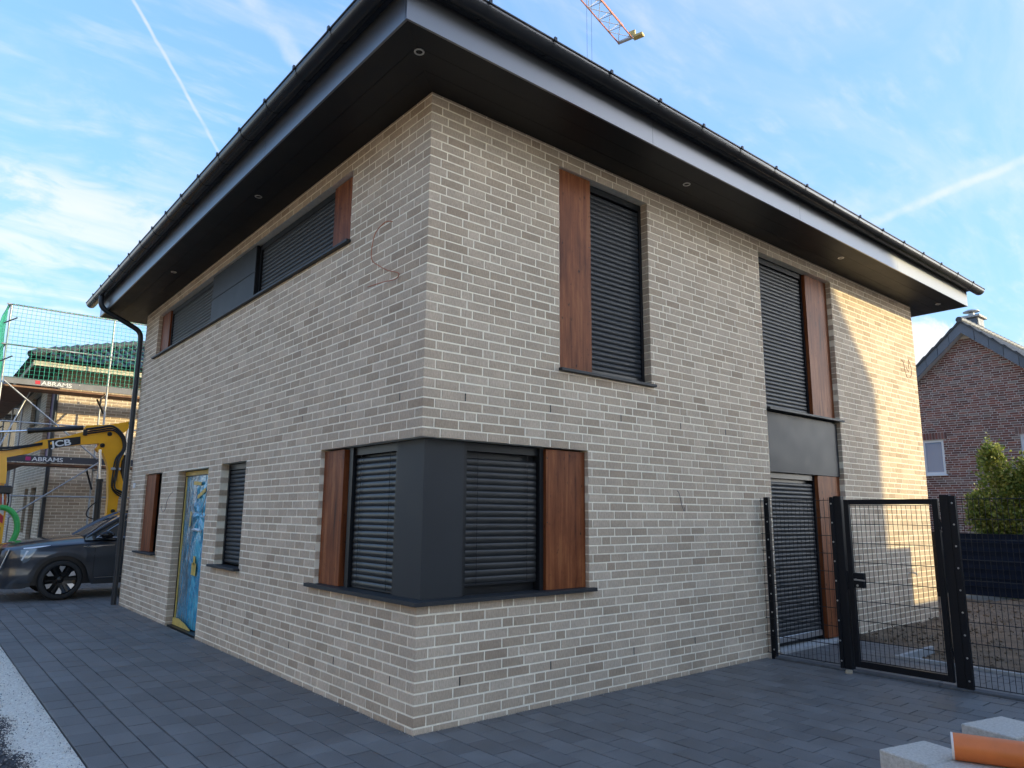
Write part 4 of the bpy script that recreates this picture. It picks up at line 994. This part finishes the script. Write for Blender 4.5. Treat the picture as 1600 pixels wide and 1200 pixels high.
# ------------------------------------------------------------------ excavator behind the car
EY = 14.0
ex = empty('mini_excavator', (-3.4, EY+.3, 0), 'yellow excavator with folded arm and black hoses behind the parked car', 'excavator')
M_yel = mat('machine_yellow', (.94, .43, .008), .4, var=.04, vscale=5, coat=.25)
M_hose = mat('black_hose', (.010, .010, .011), .28)
M_cyl = mat('cylinder_black', (.014, .014, .015), .35)
def eplate(name, poly, y0, y1, mt=M_yel, parent=ex): return MB().prism(poly, lambda u, v, a: (u, a, v), y0, y1).build(name, mt, parent)
def pin(x, z, r=.05, parent=None):
    MB().lathe([(0, -.03), (r*.55, -.03), (r*.6, -.012), (r, -.010), (r, .02)], (x, EY-.12, z), (0, 1, 0), 16).build('pin', M_anthd, parent or ex, smooth=40)
boom = eplate('boom', [(-2.4, 2.72), (-1.74, 2.80), (-1.60, 2.79), (-1.20, 2.90), (-.99, 3.01), (-.26, 3.15), (.10, 3.20), (.20, 3.20), (.42, 3.30), (.40, 3.52), (.24, 3.57), (-.20, 3.46), (-.62, 3.29), (-1.014, 3.205), (-1.40, 2.98), (-1.74, 2.93), (-2.4, 2.90)], EY-.10, EY+.16)
eplate('boom_plate', [(-1.02, 3.20), (-1.0, 3.00), (-.90, 3.02), (-.92, 3.222)], EY-.112, EY-.101, parent=boom)
lp = eplate('label_panel', [(-.905, 3.205), (-.283, 3.335), (-.268, 3.165), (-.875, 3.005)], EY-.108, EY-.1005, M_anthd, boom)
la = math.atan2(3.335-3.205, .622)
letters('lettering', 'JCB', .185, M_white, lp, lambda x, y, z: (-.815+x*math.cos(la)-y*math.sin(la), EY-.111-z, 3.058+x*math.sin(la)+y*math.cos(la)), 1.32, .005)
eplate('label_dot', [(-.855, 3.165), (-.80, 3.177), (-.80, 3.125), (-.855, 3.113)], EY-.1115, EY-.1085, M_yel, lp)
tipp = eplate('dipper_head', [(-.24, 3.50), (-.18, 3.60), (.30, 3.66), (.70, 3.775), (.755, 3.74), (.75, 3.67), (.62, 3.50), (.56, 3.50), (.40, 3.56), (.1, 3.52)], EY-.07, EY+.13)
dip = eplate('dipper', [(.10, 3.16), (.06, 3.08), (.10, 3.02), (.22, 2.98), (.33, 2.72), (.36, 2.60), (.42, 1.95), (.42, 1.45), (.62, 1.45), (.63, 1.95), (.74, 2.2), (.60, 2.6), (.62, 2.95), (.68, 3.20), (.60, 3.45), (.44, 3.56), (.24, 3.50), (.16, 3.34)], EY-.085, EY+.145)
eplate('dipper_flange', [(.56, 3.10), (.66, 3.25), (.64, 2.9), (.58, 2.75), (.62, 2.4), (.56, 2.4), (.50, 2.75), (.54, 2.95)], EY-.105, EY-.086, parent=dip)
for q in ((.30, 3.435), (.175, 3.16)): pin(*q)
pin(.705, 3.715, .035); pin(.535, 1.66, .045)
eplate('bucket_link', [(.10, 1.32), (.30, 1.50), (.78, 1.62), (.80, 1.45), (.40, 1.0), (.20, 1.1)], EY-.05, EY+.10)
def cyl(a, b, c_, r0=.028, r1=.055, name='hydraulic_cylinder'):
    o = MB().tube([b, c_], r1, 14).build(name, M_cyl, ex, smooth=50); MB().tube([a, b], r0, 12).build('piston_rod', M_chrome, o, smooth=50)
    d_ = (Vector(b)-Vector(c_)).normalized(); MB().tube([Vector(b)-d_*.05, Vector(b)+d_*.015], r1*1.18, 14).build('gland', M_cyl, o, smooth=50)
cyl((.135, EY-.14, 3.06), (.19, EY-.14, 2.37), (.215, EY-.14, 1.35), .030, .068)
cyl((.69, EY-.02, 3.66), (.655, EY-.02, 2.95), (.70, EY-.02, 2.15), .022, .062)
cyl((-2.4, EY-.02, 3.26), (-1.29, EY-.02, 3.39), (-.24, EY-.02, 3.545), .026, .058)
def hose(pts, r=.014):
    P = [Vector((x, y, z)) for x, y, z in pts]; out = []
    for i in range(len(P)-1):
        p0, p1, p2, p3 = P[max(i-1, 0)], P[i], P[i+1], P[min(i+2, len(P)-1)]
        for s in range(6):
            t = s/6; out.append(.5*((2*p1)+(p2-p0)*t+(2*p0-5*p1+4*p2-p3)*t*t+(3*p1-p0-3*p2+p3)*t**3))
    out.append(P[-1]); MB().tube(out, r, 7).build('hose', M_hose, ex, smooth=60)
for i in range(4):
    o = i*.034+.008*((i*7) % 3)
    hose([(-2.2, EY-.13-o*.2, 2.90+o*.5), (-1.70, EY-.14, 2.93+o*.5+.01*(i % 2)), (-1.35, EY-.14, 3.01+o*.4), (-1.0, EY-.12, 3.10+o*.4)], .0125)
    hose([(-.20, EY-.125-o*.1, 3.40+o*1.1), (.10, EY-.13, 3.47+o*1.1), (.36, EY-.14, 3.52+o*1.0), (.55+o*.6, EY-.14, 3.36+o*.3), (.60+o*.5, EY-.15, 3.1), (.47+o*.8, EY-.15-.01*i, 2.85), (.45+o*.6+.02*(i % 2), EY-.14-.01*i, 2.5), (.46+o*.7-.02*(i % 2), EY-.13-.01*i, 2.2), (.60+o*.6, EY-.14, 2.03+o*.8), (.80, EY-.1, 1.95+o*.8)], .017)
MB().box(-.245, EY-.15, 3.36, -.16, EY-.10, 3.50, .01).build('hose_clamp', M_cyl, ex)
MB().box(.40, EY-.17, 2.60, .60, EY-.11, 2.66, .01).build('hose_clamp', M_galv, ex)
hose([(.20, EY-.20, 1.9), (.02, EY-.22, 1.72), (.0, EY-.2, 1.55), (.14, EY-.2, 1.48)], .014)
# base of the arm at the left edge, warning stripes, drain hose
eplate('lower_arm', [(-2.35, 2.95), (-1.62, 2.80), (-1.585, 2.5), (-1.575, 2.22), (-1.72, 2.24), (-1.85, 2.55), (-2.35, 2.40)], EY-.14, EY+.20)
eplate('king_post', [(-2.5, .55), (-1.50, .80), (-1.50, 1.75), (-1.60, 2.25), (-2.5, 2.3)], EY-.05, EY+.35)
for i, (z, mt) in enumerate(((1.55, M_white), (1.72, M_red), (1.38, M_red))):
    eplate('warning_stripe', [(-2.3, z+.62), (-1.535, z), (-1.535, z+.15), (-2.3, z+.78)], EY-.060-.002*i, EY-.051, mt)
eplate('dark_plate', [(-2.3, 1.0), (-1.56, 1.22), (-1.56, 1.30), (-2.3, 1.52)], EY-.058, EY-.051, M_anthd)  # thin dark plate stands in for a recess, no hollow is cut
MB().box(-1.70, EY-.2, 2.0, -1.45, EY, 2.18, .03).build('valve_block', M_cyl, ex)
for i, mt in enumerate((M_cable, M_white, M_cable, M_anthd)):
    MB().tube([(-1.66+i*.05, EY-.16, 2.05), (-1.64+i*.05, EY-.18, 1.85), (-1.60+i*.03, EY-.15, 1.68)], .016, 8).build('hydraulic_coupling', mt, ex, smooth=50)
tr_ = MB()
for s in (0, 1): tr_.prism([(-5.6, .12), (-5.4, 0), (-3.2, 0), (-3.0, .12), (-3.0, .42), (-3.2, .55), (-5.4, .55), (-5.6, .42)], lambda u, v, a: (u, a, v), EY-.75+s*1.4, EY-.35+s*1.4)
tr_.build('tracks', M_hose, ex)
eplate('body', [(-5.5, .65), (-2.6, .65), (-2.5, 1.0), (-2.55, 1.5), (-5.3, 1.6), (-5.6, 1.2)], EY-.7, EY+.95)
cb = eplate('cab', [(-4.8, 1.55), (-3.2, 1.5), (-3.1, 2.1), (-3.4, 2.7), (-4.7, 2.7)], EY-.65, EY+.25, M_glass)
eplate('cab_roof', [(-4.75, 2.70), (-3.35, 2.70), (-3.4, 2.80), (-4.7, 2.80)], EY-.67, EY+.27, M_yel, cb)
gh_ = []
for i in range(70):
    t = i/69; a = -1.15+t*2.75
    gh_.append((-1.60+.36*math.cos(a*.95)-.05, EY-.35+.05*t, 1.28+.44*math.sin(a)))
tag(MB().tube(gh_, [.055*(1+.10*(i % 2)) for i in range(70)], 12).build('drain_hose', mat('green_corrugated', (.06, .45, .10), .4), smooth=25), 'bright green corrugated hose looping down beside the excavator', 'hose')

# ------------------------------------------------------------------ parked car
CX, CY = -1.73, 12.19
car = empty('parked_car', (CX+2.4, CY, 0), 'dark grey SUV parked on the paving behind the house corner', 'car')
M_paint = mat('car_paint', (.050, .056, .068), .30, .55, coat=1.)
M_clad = mat('wheel_arch_cladding', (.030, .031, .033), .55)
M_tyre = mat('tyre', (.022, .022, .022), .75, bump=.2, bscale=80)
M_rimb = mat('rim_black', (.012, .012, .013), .25, .4)
M_rims = mat('rim_silver', (.55, .55, .56), .28, .9)
WS = (.985, 3.80); WR = .372; AR = .455
def lerpt(tab, s):
    if s <= tab[0][0]: return tab[0][1]
    for (a, va), (b, vb) in zip(tab, tab[1:]):
        if s <= b: return va+(vb-va)*(s-a)/(b-a)
    return tab[-1][1]
hwid = [(0, .70), (.06, .78), (.15, .845), (.3, .895), (.5, .925), (.9, .94), (1.5, .94), (3.9, .94), (4.4, .90), (4.78, .78)]
zsh = [(0, .96), (.05, .975), (.3, .995), (.75, 1.035), (1.5, 1.075), (3.0, 1.10), (4.4, 1.13), (4.78, 1.10)]
ztop = [(0, .975), (.06, 1.005), (.2, 1.045), (.55, 1.10), (1.0, 1.145), (1.25, 1.165), (1.6, 1.18), (4.4, 1.20), (4.78, 1.12)]
zbot = [(0, .30), (.1, .24), (.35, .24), (.6, .27), (4.2, .27), (4.78, .40)]
def zlow(s):
    z = lerpt(zbot, s)
    for c_ in WS:
        if abs(s-c_) < AR: z = max(z, .365+math.sqrt(AR*AR-(s-c_)**2))
    return z
def section(s):
    w_, zs_, zt_, zl = lerpt(hwid, s), lerpt(zsh, s), lerpt(ztop, s), zlow(s)
    P = []
    for k in range(9):                  # flank from sill to shoulder
        f = k/8; z = zl+(zs_-.05-zl)*f; zz = z
        t = w_-.035*max(0, (.45-zz)/.25)-.018*math.exp(-((zz-.62)/.10)**2)-.045*max(0, (zz-.80)/.22)**1.5
        P.append((t, z))
    P += [(w_-.075, zs_-.012), (w_-.12, zs_+.004), (w_-.20, zs_+(zt_-zs_)*.55), (w_*.62, zt_-.012), (w_*.55, zt_-.003), (w_*.28, zt_+.012), (0, zt_+.016)]
    return P
sts = [0, .02, .05, .09, .14, .2, .28, .36, .44]+[WS[0]-AR+.001]+[WS[0]-AR+AR*2*k/26 for k in range(1, 26)]+[WS[0]+AR-.001]+[1.5+k*.2 for k in range(10)]+[WS[1]-AR+.001]+[WS[1]-AR+AR*2*k/20 for k in range(1, 20)]+[WS[1]+AR-.001, 4.4, 4.6, 4.72, 4.78]
bd = MB(); vs = []; nP = 16
for s in sts:
    P = section(s); full = [(-t, z) for t, z in P]+[(t, z) for t, z in reversed(P[:-1])]
    vs += [(CX+s, CY+t, z) for t, z in full]
nf = 2*nP-1
fs = [(i*nf+j, i*nf+j+1, (i+1)*nf+j+1, (i+1)*nf+j) for i in range(len(sts)-1) for j in range(nf-1)]+[tuple(range(nf)), tuple(range((len(sts)-1)*nf, len(sts)*nf))]
bd.add(vs, fs); body = bd.build('body', M_paint, car, smooth=32)
def flank(s, z, off=.0):
    P = section(s)
    for (t0, z0_), (t1, z1_) in zip(P, P[1:]):
        if z0_ <= z <= z1_: return CY-(t0+(t1-t0)*(z-z0_)/max(1e-6, z1_-z0_))-off
    return CY-(P[0][0] if z < P[0][1] else P[-1][0])-off
def flank_patch(name, poly, mt, parent, off=.006, nd=6):
    """thin shell that follows the flank: poly = list of (s,z); filled as fan strips between upper and lower chains"""
    n = len(poly)//2; lo_, hi_ = poly[:n], list(reversed(poly[n:])); mb = MB(); vs = []
    for i in range(n):
        for k in range(nd+1):
            s = lo_[i][0]+(hi_[i][0]-lo_[i][0])*k/nd; z = lo_[i][1]+(hi_[i][1]-lo_[i][1])*k/nd
            vs.append((CX+s, flank(s, z, off), z))
    mb.add(vs, [(i*(nd+1)+k, i*(nd+1)+k+1, (i+1)*(nd+1)+k+1, (i+1)*(nd+1)+k) for i in range(n-1) for k in range(nd)])
    return mb.build(name, mt, parent, smooth=40)
# greenhouse
gh2 = MB(); vs = []; gs = [1.34, 1.5, 1.7, 1.9, 2.1, 2.4, 3.2, 3.8, 4.2, 4.6]
rz = [(1.34, 1.165), (1.5, 1.27), (1.7, 1.40), (1.9, 1.52), (2.1, 1.62), (2.4, 1.69), (3.2, 1.70), (3.8, 1.65), (4.2, 1.50), (4.6, 1.2)]
for s in gs:
    zr = lerpt(rz, s); f = (zr-1.13)/.56; hb = .84 if s > 1.45 else .80; ht = hb-.20*f
    prof = [(-hb, 1.10), (-ht-.02, zr-.05*f-.005), (-ht+.08, zr), (0, zr+.03), (ht-.08, zr), (ht+.02, zr-.05*f-.005), (hb, 1.10)]
    vs += [(CX+s, CY+t, z) for t, z in prof]
gh2.add(vs, [(i*7+j, i*7+j+1, (i+1)*7+j+1, (i+1)*7+j) for i in range(len(gs)-1) for j in range(6)]); gho = gh2.build('windows', M_glass, car, smooth=25)
rp_ = MB(); rp_.grid(lambda a, b: (CX+2.15+a*1.9, CY-.60+b*1.2, lerpt(rz, 2.15+a*1.9)+.012+.03*(1-abs(2*b-1)**2)), 16, 8).build('roof', M_paint, car, smooth=40)
for sg in (-1, 1):
    MB().tube([(CX+s, CY+sg*(.84-.20*(lerpt(rz, s)-1.13)/.56+.012 if s > 1.45 else .82), lerpt(rz, s)-.02) for s in (1.36, 1.5, 1.7, 1.9, 2.1, 2.5, 3.2, 3.8, 4.2)], [.02, .035, .038, .04, .04, .035, .03, .03, .03], 8).build('pillar', M_paint, car, smooth=60)
    MB().tube([(CX+s, CY+sg*.865, 1.145+.012*(s-1.5)) for s in (1.52, 1.8, 2.5, 3.2, 4.0)], .010, 6).build('chrome_strip', M_chrome, car, smooth=60)
    MB().tube([(CX+1.52, CY+sg*.868, 1.145), (CX+1.64, CY+sg*.85, 1.23), (CX+1.86, CY+sg*.80, 1.38), (CX+2.1, CY+sg*.75, 1.52), (CX+2.3, CY+sg*.72, 1.60)], .009, 6).build('chrome_strip', M_chrome, car, smooth=60)
    mr_ = MB(); mr_.grid(lambda a, b: (CX+1.66+.13*math.cos(6.283*a)*math.sin(3.1416*b)+.02, CY+sg*(1.01+.11*math.cos(3.1416*b)), 1.205+.075*math.sin(6.283*a)*max(0., math.sin(3.1416*b))**.7), 20, 10)
    mo = mr_.build('mirror', M_rimb, car, smooth=60); MB().tube([(CX+1.66, CY+sg*.84, 1.13), (CX+1.66, CY+sg*.95, 1.16)], .025, 8).build('mirror_arm', M_rimb, mo)
# near-side details
flank_patch('door_seam', [(1.50, .34), (1.512, .34), (1.535, .34+.0), (1.535, 1.0), (1.512, 1.0), (1.50, 1.0)][:6] if False else [(1.505, .36), (1.517, .36), (1.517, 1.02), (1.505, 1.02)], M_anthd, body, .003)
flank_patch('arch_cladding', [(WS[0]+AR*1.0*math.cos(a), .365+AR*math.sin(a)+.004) for a in [math.pi*(1-k/24) for k in range(25)]]+[(WS[0]+(AR+.075)*math.cos(a), .365+(AR+.065)*math.sin(a)) for a in [math.pi*k/24 for k in range(25)]], M_clad, body, .012, 3)
flank_patch('sill_cladding', [(1.53, .275), (2.0, .275), (3.3, .275), (3.3, .36), (2.0, .36), (1.53, .36)], M_clad, body, .012, 3)
flank_patch('chrome_trim', [(1.54, .385), (2.2, .395), (3.3, .405), (3.3, .42), (2.2, .41), (1.54, .395)], M_chrome, body, .014, 2)
flank_patch('fender_trim', [(1.31, .985), (1.42, .965), (1.53, .965), (1.66, .99), (1.85, 1.0), (1.85, 1.008), (1.66, 1.006), (1.53, 1.002), (1.42, 1.0), (1.31, .992)], M_chrome, body, .008, 2)
M_lamp = mat('headlamp_lens', (.16, .19, .21), .06, .2, spec=.8, coat=1.)
lampo = flank_patch('headlamp', [(.30, .78), (.36, .70), (.44, .74), (.52, .90), (.55, .965), (.44, .955), (.36, .95), (.30, .945)], M_lamp, car, .010)
flank_patch('running_light', [(.34, .955), (.48, .965), (.62, .985), (.76, 1.010), (.76, 1.016), (.62, 1.006), (.48, .99), (.34, .975)], mat('lamp_white', (.8, .82, .84), .2), lampo, .012, 2)
flank_patch('running_light', [(.315, .76), (.335, .745), (.42, .92), (.39, .93)], mat('lamp_white', (.8, .82, .84), .2), lampo, .013, 3)
gl = MB()
for s in range(9): gl.tube([(CX-.012+.05*abs(k-6)**2/36, CY-.70+k*.1167, .60+s*.042) for k in range(13)], .012, 6)
gl.build('grille', M_chrome, car, smooth=60)
MB().prism([(CX-.005, .56), (CX+.12, .56), (CX+.12, .97), (CX-.005, .97)], lambda u, v, a: (u, a, v), CY-.71, CY+.71).build('grille_backing', M_rimb, car)
MB().tube([(CX+.13, CY-.845, .95), (CX+.03, CY-.80, .62), (CX-.02, CY-.70, .55), (CX-.025, CY, .54), (CX-.02, CY+.70, .55), (CX+.03, CY+.80, .62), (CX+.13, CY+.845, .95)], .014, 8).build('grille_surround', M_chrome, car, smooth=60)
MB().box(CX-.02, CY-.74, .27, CX+.14, CY+.74, .335, .02).build('skid_plate', M_steel, car)
flank_patch('bumper_cladding', [(.05, .245), (.3, .245), (.50, .27), (.50, .33), (.3, .34), (.05, .36)], M_clad, body, .010, 3)
MB().box(CX+.45, CY-.80, .28, CX+4.4, CY+.80, .9).build('chassis', M_hose, car)
def wheel(s, sg):
    cc = Vector((CX+s, CY+sg*.925, WR)); ax = Vector((0, sg, 0))
    tw = MB().lathe([(.275, -.20), (.30, -.215), (.345, -.21), (WR, -.18), (WR, -.05), (.350, -.008), (.315, .004), (.285, 0), (.272, -.02)], cc, ax, 48).build('wheel', M_tyre, car, smooth=40)
    MB().lathe([(0, -.10), (.20, -.10), (.262, -.06), (.274, -.010), (.266, -.004), (.256, -.02)], cc, ax, 40).build('rim', M_rimb, tw, smooth=35)
    nS = 6
    for k in range(nS):
        a = 2*math.pi*k/nS+.25
        for q in (-1, 1):
            def P(r, da, h): return cc+ax*h+Vector((math.cos(a+da), 0, math.sin(a+da)))*r
            MB().add([P(.05, -.25*q, -.035), P(.05, .35*q, -.035), P(.255, .30*q, -.012), P(.255, .13*q, -.012), P(.05, -.25*q, -.07), P(.05, .35*q, -.07), P(.255, .30*q, -.05), P(.255, .13*q, -.05)], [(0, 1, 2, 3), (0, 4, 5, 1), (1, 5, 6, 2), (2, 6, 7, 3), (3, 7, 4, 0)]).build('spoke', M_rimb, tw)
            if q > 0: MB().add([P(.140, .20, -.016), P(.256, .04, -.006), P(.260, .40, -.006), P(.215, .44, -.010)], [(0, 1, 2, 3)]).add([P(.140, .20, -.022), P(.256, .04, -.020), P(.260, .40, -.020), P(.215, .44, -.022)], [(0, 1, 2, 3)]).build('spoke_facet', M_rims, tw)
    MB().lathe([(0, -.022), (.03, -.024), (.062, -.034), (.066, -.07)], cc, ax, 20).build('hub_cap', M_rimb, tw, smooth=40)
    MB().lathe([(.10, -.11), (.19, -.108), (.19, -.12)], cc, ax, 24).build('brake_disc', M_steel, tw)
for s in WS:
    for sg in (-1, 1): wheel(s, sg)

# ------------------------------------------------------------------ tower crane jib high behind the roof
cr = empty('tower_crane', (4.0, 20.0, 0), 'red and white lattice tower crane jib in the sky above the eaves', 'crane')
M_cred = mat('crane_red', (.45, .14, .08), .5); M_cwh = mat('crane_grey', (.50, .49, .47), .5, .2)
JT = Vector((33.35, 26.2, 36.0)); jd = Vector((5.05, 1.32, 0)).normalized(); js = Vector((-jd.y, jd.x, 0)); JL = 52.0
P0 = lambda t, o, h: JT-jd*t+js*o+Vector((0, 0, h))
MB().tube([P0(0, .55, 0), P0(JL, .55, 0)], .055, 6).build('chord', M_cred, cr); MB().tube([P0(0, -.55, 0), P0(JL, -.55, 0)], .055, 6).build('chord', M_cred, cr)
MB().tube([P0(.3, 0, 1.0), P0(JL, 0, 1.0)], .06, 6).build('chord', M_cred, cr)
la_ = MB(); n_ = int(JL/1.5)
for i in range(n_):
    t0, t1 = i*1.5, (i+1)*1.5; tm = (t0+t1)/2
    for o in (-.55, .55): la_.tube([P0(t0, o, 0), P0(tm, 0, 1.0)], .028, 5); la_.tube([P0(tm, 0, 1.0), P0(t1, o, 0)], .028, 5)
    la_.tube([P0(t0, -.55, 0), P0(t0, .55, 0)], .025, 5); la_.tube([P0(t0, -.55, 0), P0(t1, .55, 0)], .025, 5)
la_.build('lattice', M_cwh, cr)
MB().obox(P0(-.1, 0, .05), jd, js, Vector((0, 0, 1)), .10, .62, .10, .02).build('jib_end', M_cwh, cr)
MB().obox(P0(-.35, -.9, .15), jd, js, Vector((0, 0, 1)), .22, .40, .10, .02).obox(P0(-.2, -.5, .4), jd, js, Vector((0, 0, 1)), .08, .25, .25, .02).build('anchor_plate', mat('crane_yellow', (.55, .42, .15), .5), cr)
mst = MB(); MX = P0(JL, 0, 0)
for o in ((-.7, -.7), (.7, -.7), (.7, .7), (-.7, .7)): mst.tube([(MX.x+o[0], MX.y+o[1], 0), (MX.x+o[0], MX.y+o[1], 40)], .09, 6)
for i in range(26):
    z = i*1.5
    for a, b in (((-.7, -.7), (.7, -.7)), ((.7, -.7), (.7, .7)), ((.7, .7), (-.7, .7)), ((-.7, .7), (-.7, -.7))): mst.tube([(MX.x+a[0], MX.y+a[1], z), (MX.x+b[0], MX.y+b[1], z+1.5)], .04, 5)
mst.build('mast', M_cred, cr)
for o in (-.3, .05): MB().tube([P0(5.6, o, 0), P0(5.6, o, -24)], .012, 4).build('hoist_rope', M_anthd, cr)

# ------------------------------------------------------------------ houses and garden things beside and behind the viewpoint (they cast the shade and bounce light)
M_render = mat('beige_house_brick', (.52, .43, .31), .9, var=.12, vscale=5, bump=.3, bscale=40)  # one even beige brick tone for the plain houses
def plain_house(name, x0, y0, x1, y1, zt, label, top):
    r = empty(name, ((x0+x1)/2, (y0+y1)/2, 0), label, 'house')
    MB().box(x0, y0, -.1, x1, y1, zt).build('wall', M_render, r)
    for i in range(int((y1-y0)/3.2)):
        for j in range(int(zt/2.9)):
            y = y0+1.1+i*3.2; z = .9+j*2.8; wv = MB().box(x1+.002, y, z, x1+.04, y+1.2, z+1.4, .01).build('window', M_upvc, r); MB().box(x1+.041, y+.08, z+.08, x1+.05, y+1.12, z+1.32).build('pane', M_glass, wv)
    for i in range(int((x1-x0)/3.2)):
        for j in range(int(zt/2.9)):
            x = x0+1.1+i*3.2; z = .9+j*2.8; wv = MB().box(x, y1+.002, z, x+1.2, y1+.04, z+1.4, .01).build('window', M_upvc, r); MB().box(x+.08, y1+.041, z+.08, x+1.12, y1+.05, z+1.32).build('pane', M_glass, wv)
    mb = MB(); i = top[0]; h = top[1]; mb.add([(x0, y0, zt+.001), (x1, y0, zt+.001), (x1, y1, zt+.001), (x0, y1, zt+.001), (x0+i, y0+i*.0+.0, zt+h), (x1-i, y0, zt+h), (x1-i, y1, zt+h), (x0+i, y1, zt+h)], [(0, 1, 5, 4), (1, 2, 6, 5), (2, 3, 7, 6), (3, 0, 4, 7), (4, 5, 6, 7), (3, 2, 1, 0)])
    mb.build('roof', M_tile, r); return r
plain_house('apartment_house', 7.5, -27.0, 22.98, -16.0, 9.47, 'tall beige mansard house standing behind the viewpoint, outside the picture', (2.05, 2.5))
plain_house('street_house', -25.0, -16.0, -15.0, 8.5, 6.2, 'sunlit beige house across the road, left of the viewpoint and outside the picture', (3., 2.2))
rh = empty('row_house', (1.5, 37, 0), 'grey house at the far left behind the scaffolding', 'house')
MB().box(-4.5, 32, -.1, 8, 42, 5.6).build('wall', mat('grey_render', (.16, .155, .15), .9, var=.2, vscale=2), rh); MB().box(-5.2, 31.3, 5.6, 8.7, 42.7, 5.85).add([(-5.2, 31.3, 5.851), (8.7, 31.3, 5.851), (8.7, 42.7, 5.851), (-5.2, 42.7, 5.851), (1.75, 37, 8.2)], [(0, 1, 4), (1, 2, 4), (2, 3, 4), (3, 0, 4)]).build('roof', M_tile, rh)
for i in range(4): MB().box(-3.9+i*2.6, 31.95, 1.0, -2.9+i*2.6, 31.998, 2.3, .01).build('window', M_anthd, rh); MB().box(-3.9+i*2.6, 31.95, 3.6, -2.9+i*2.6, 31.998, 4.9, .01).build('window', M_anthd, rh)
sh = empty('added_shade_shed', (12.5, -5.9, 0), 'unseen timber shed added for its shadow, behind the added fence, outside the picture', 'shed')
MB().box(11.2, -7.0, -.1, 13.72, -4.85, 2.6).build('wall', M_deck, sh); MB().box(11.1, -7.1, 2.6, 13.72, -4.80, 2.92).build('roof', M_tile, sh); MB().box(11.8, -4.848, 0, 12.7, -4.81, 2.0, .01).build('door', M_toe, sh)  # unseen, added and sized to cast the low step of the wall shadow
bf = empty('added_shade_fence', (12, -4.68, 0), 'unseen dark board fence added to shade the garden, outside the picture', 'fence')  # unseen, added so its shadow covers the soil and wall foot
for i in range(11):
    MB().box(5.2+i*1.9, -4.72, -.1, 5.28+i*1.9, -4.64, 2.05, .004).build('post', M_gate, bf)
    for j in range(8): MB().box(5.285+i*1.9, -4.69, .04+j*.245, 7.095+i*1.9, -4.67, .04+j*.245+.238).build('board', M_strip, bf)
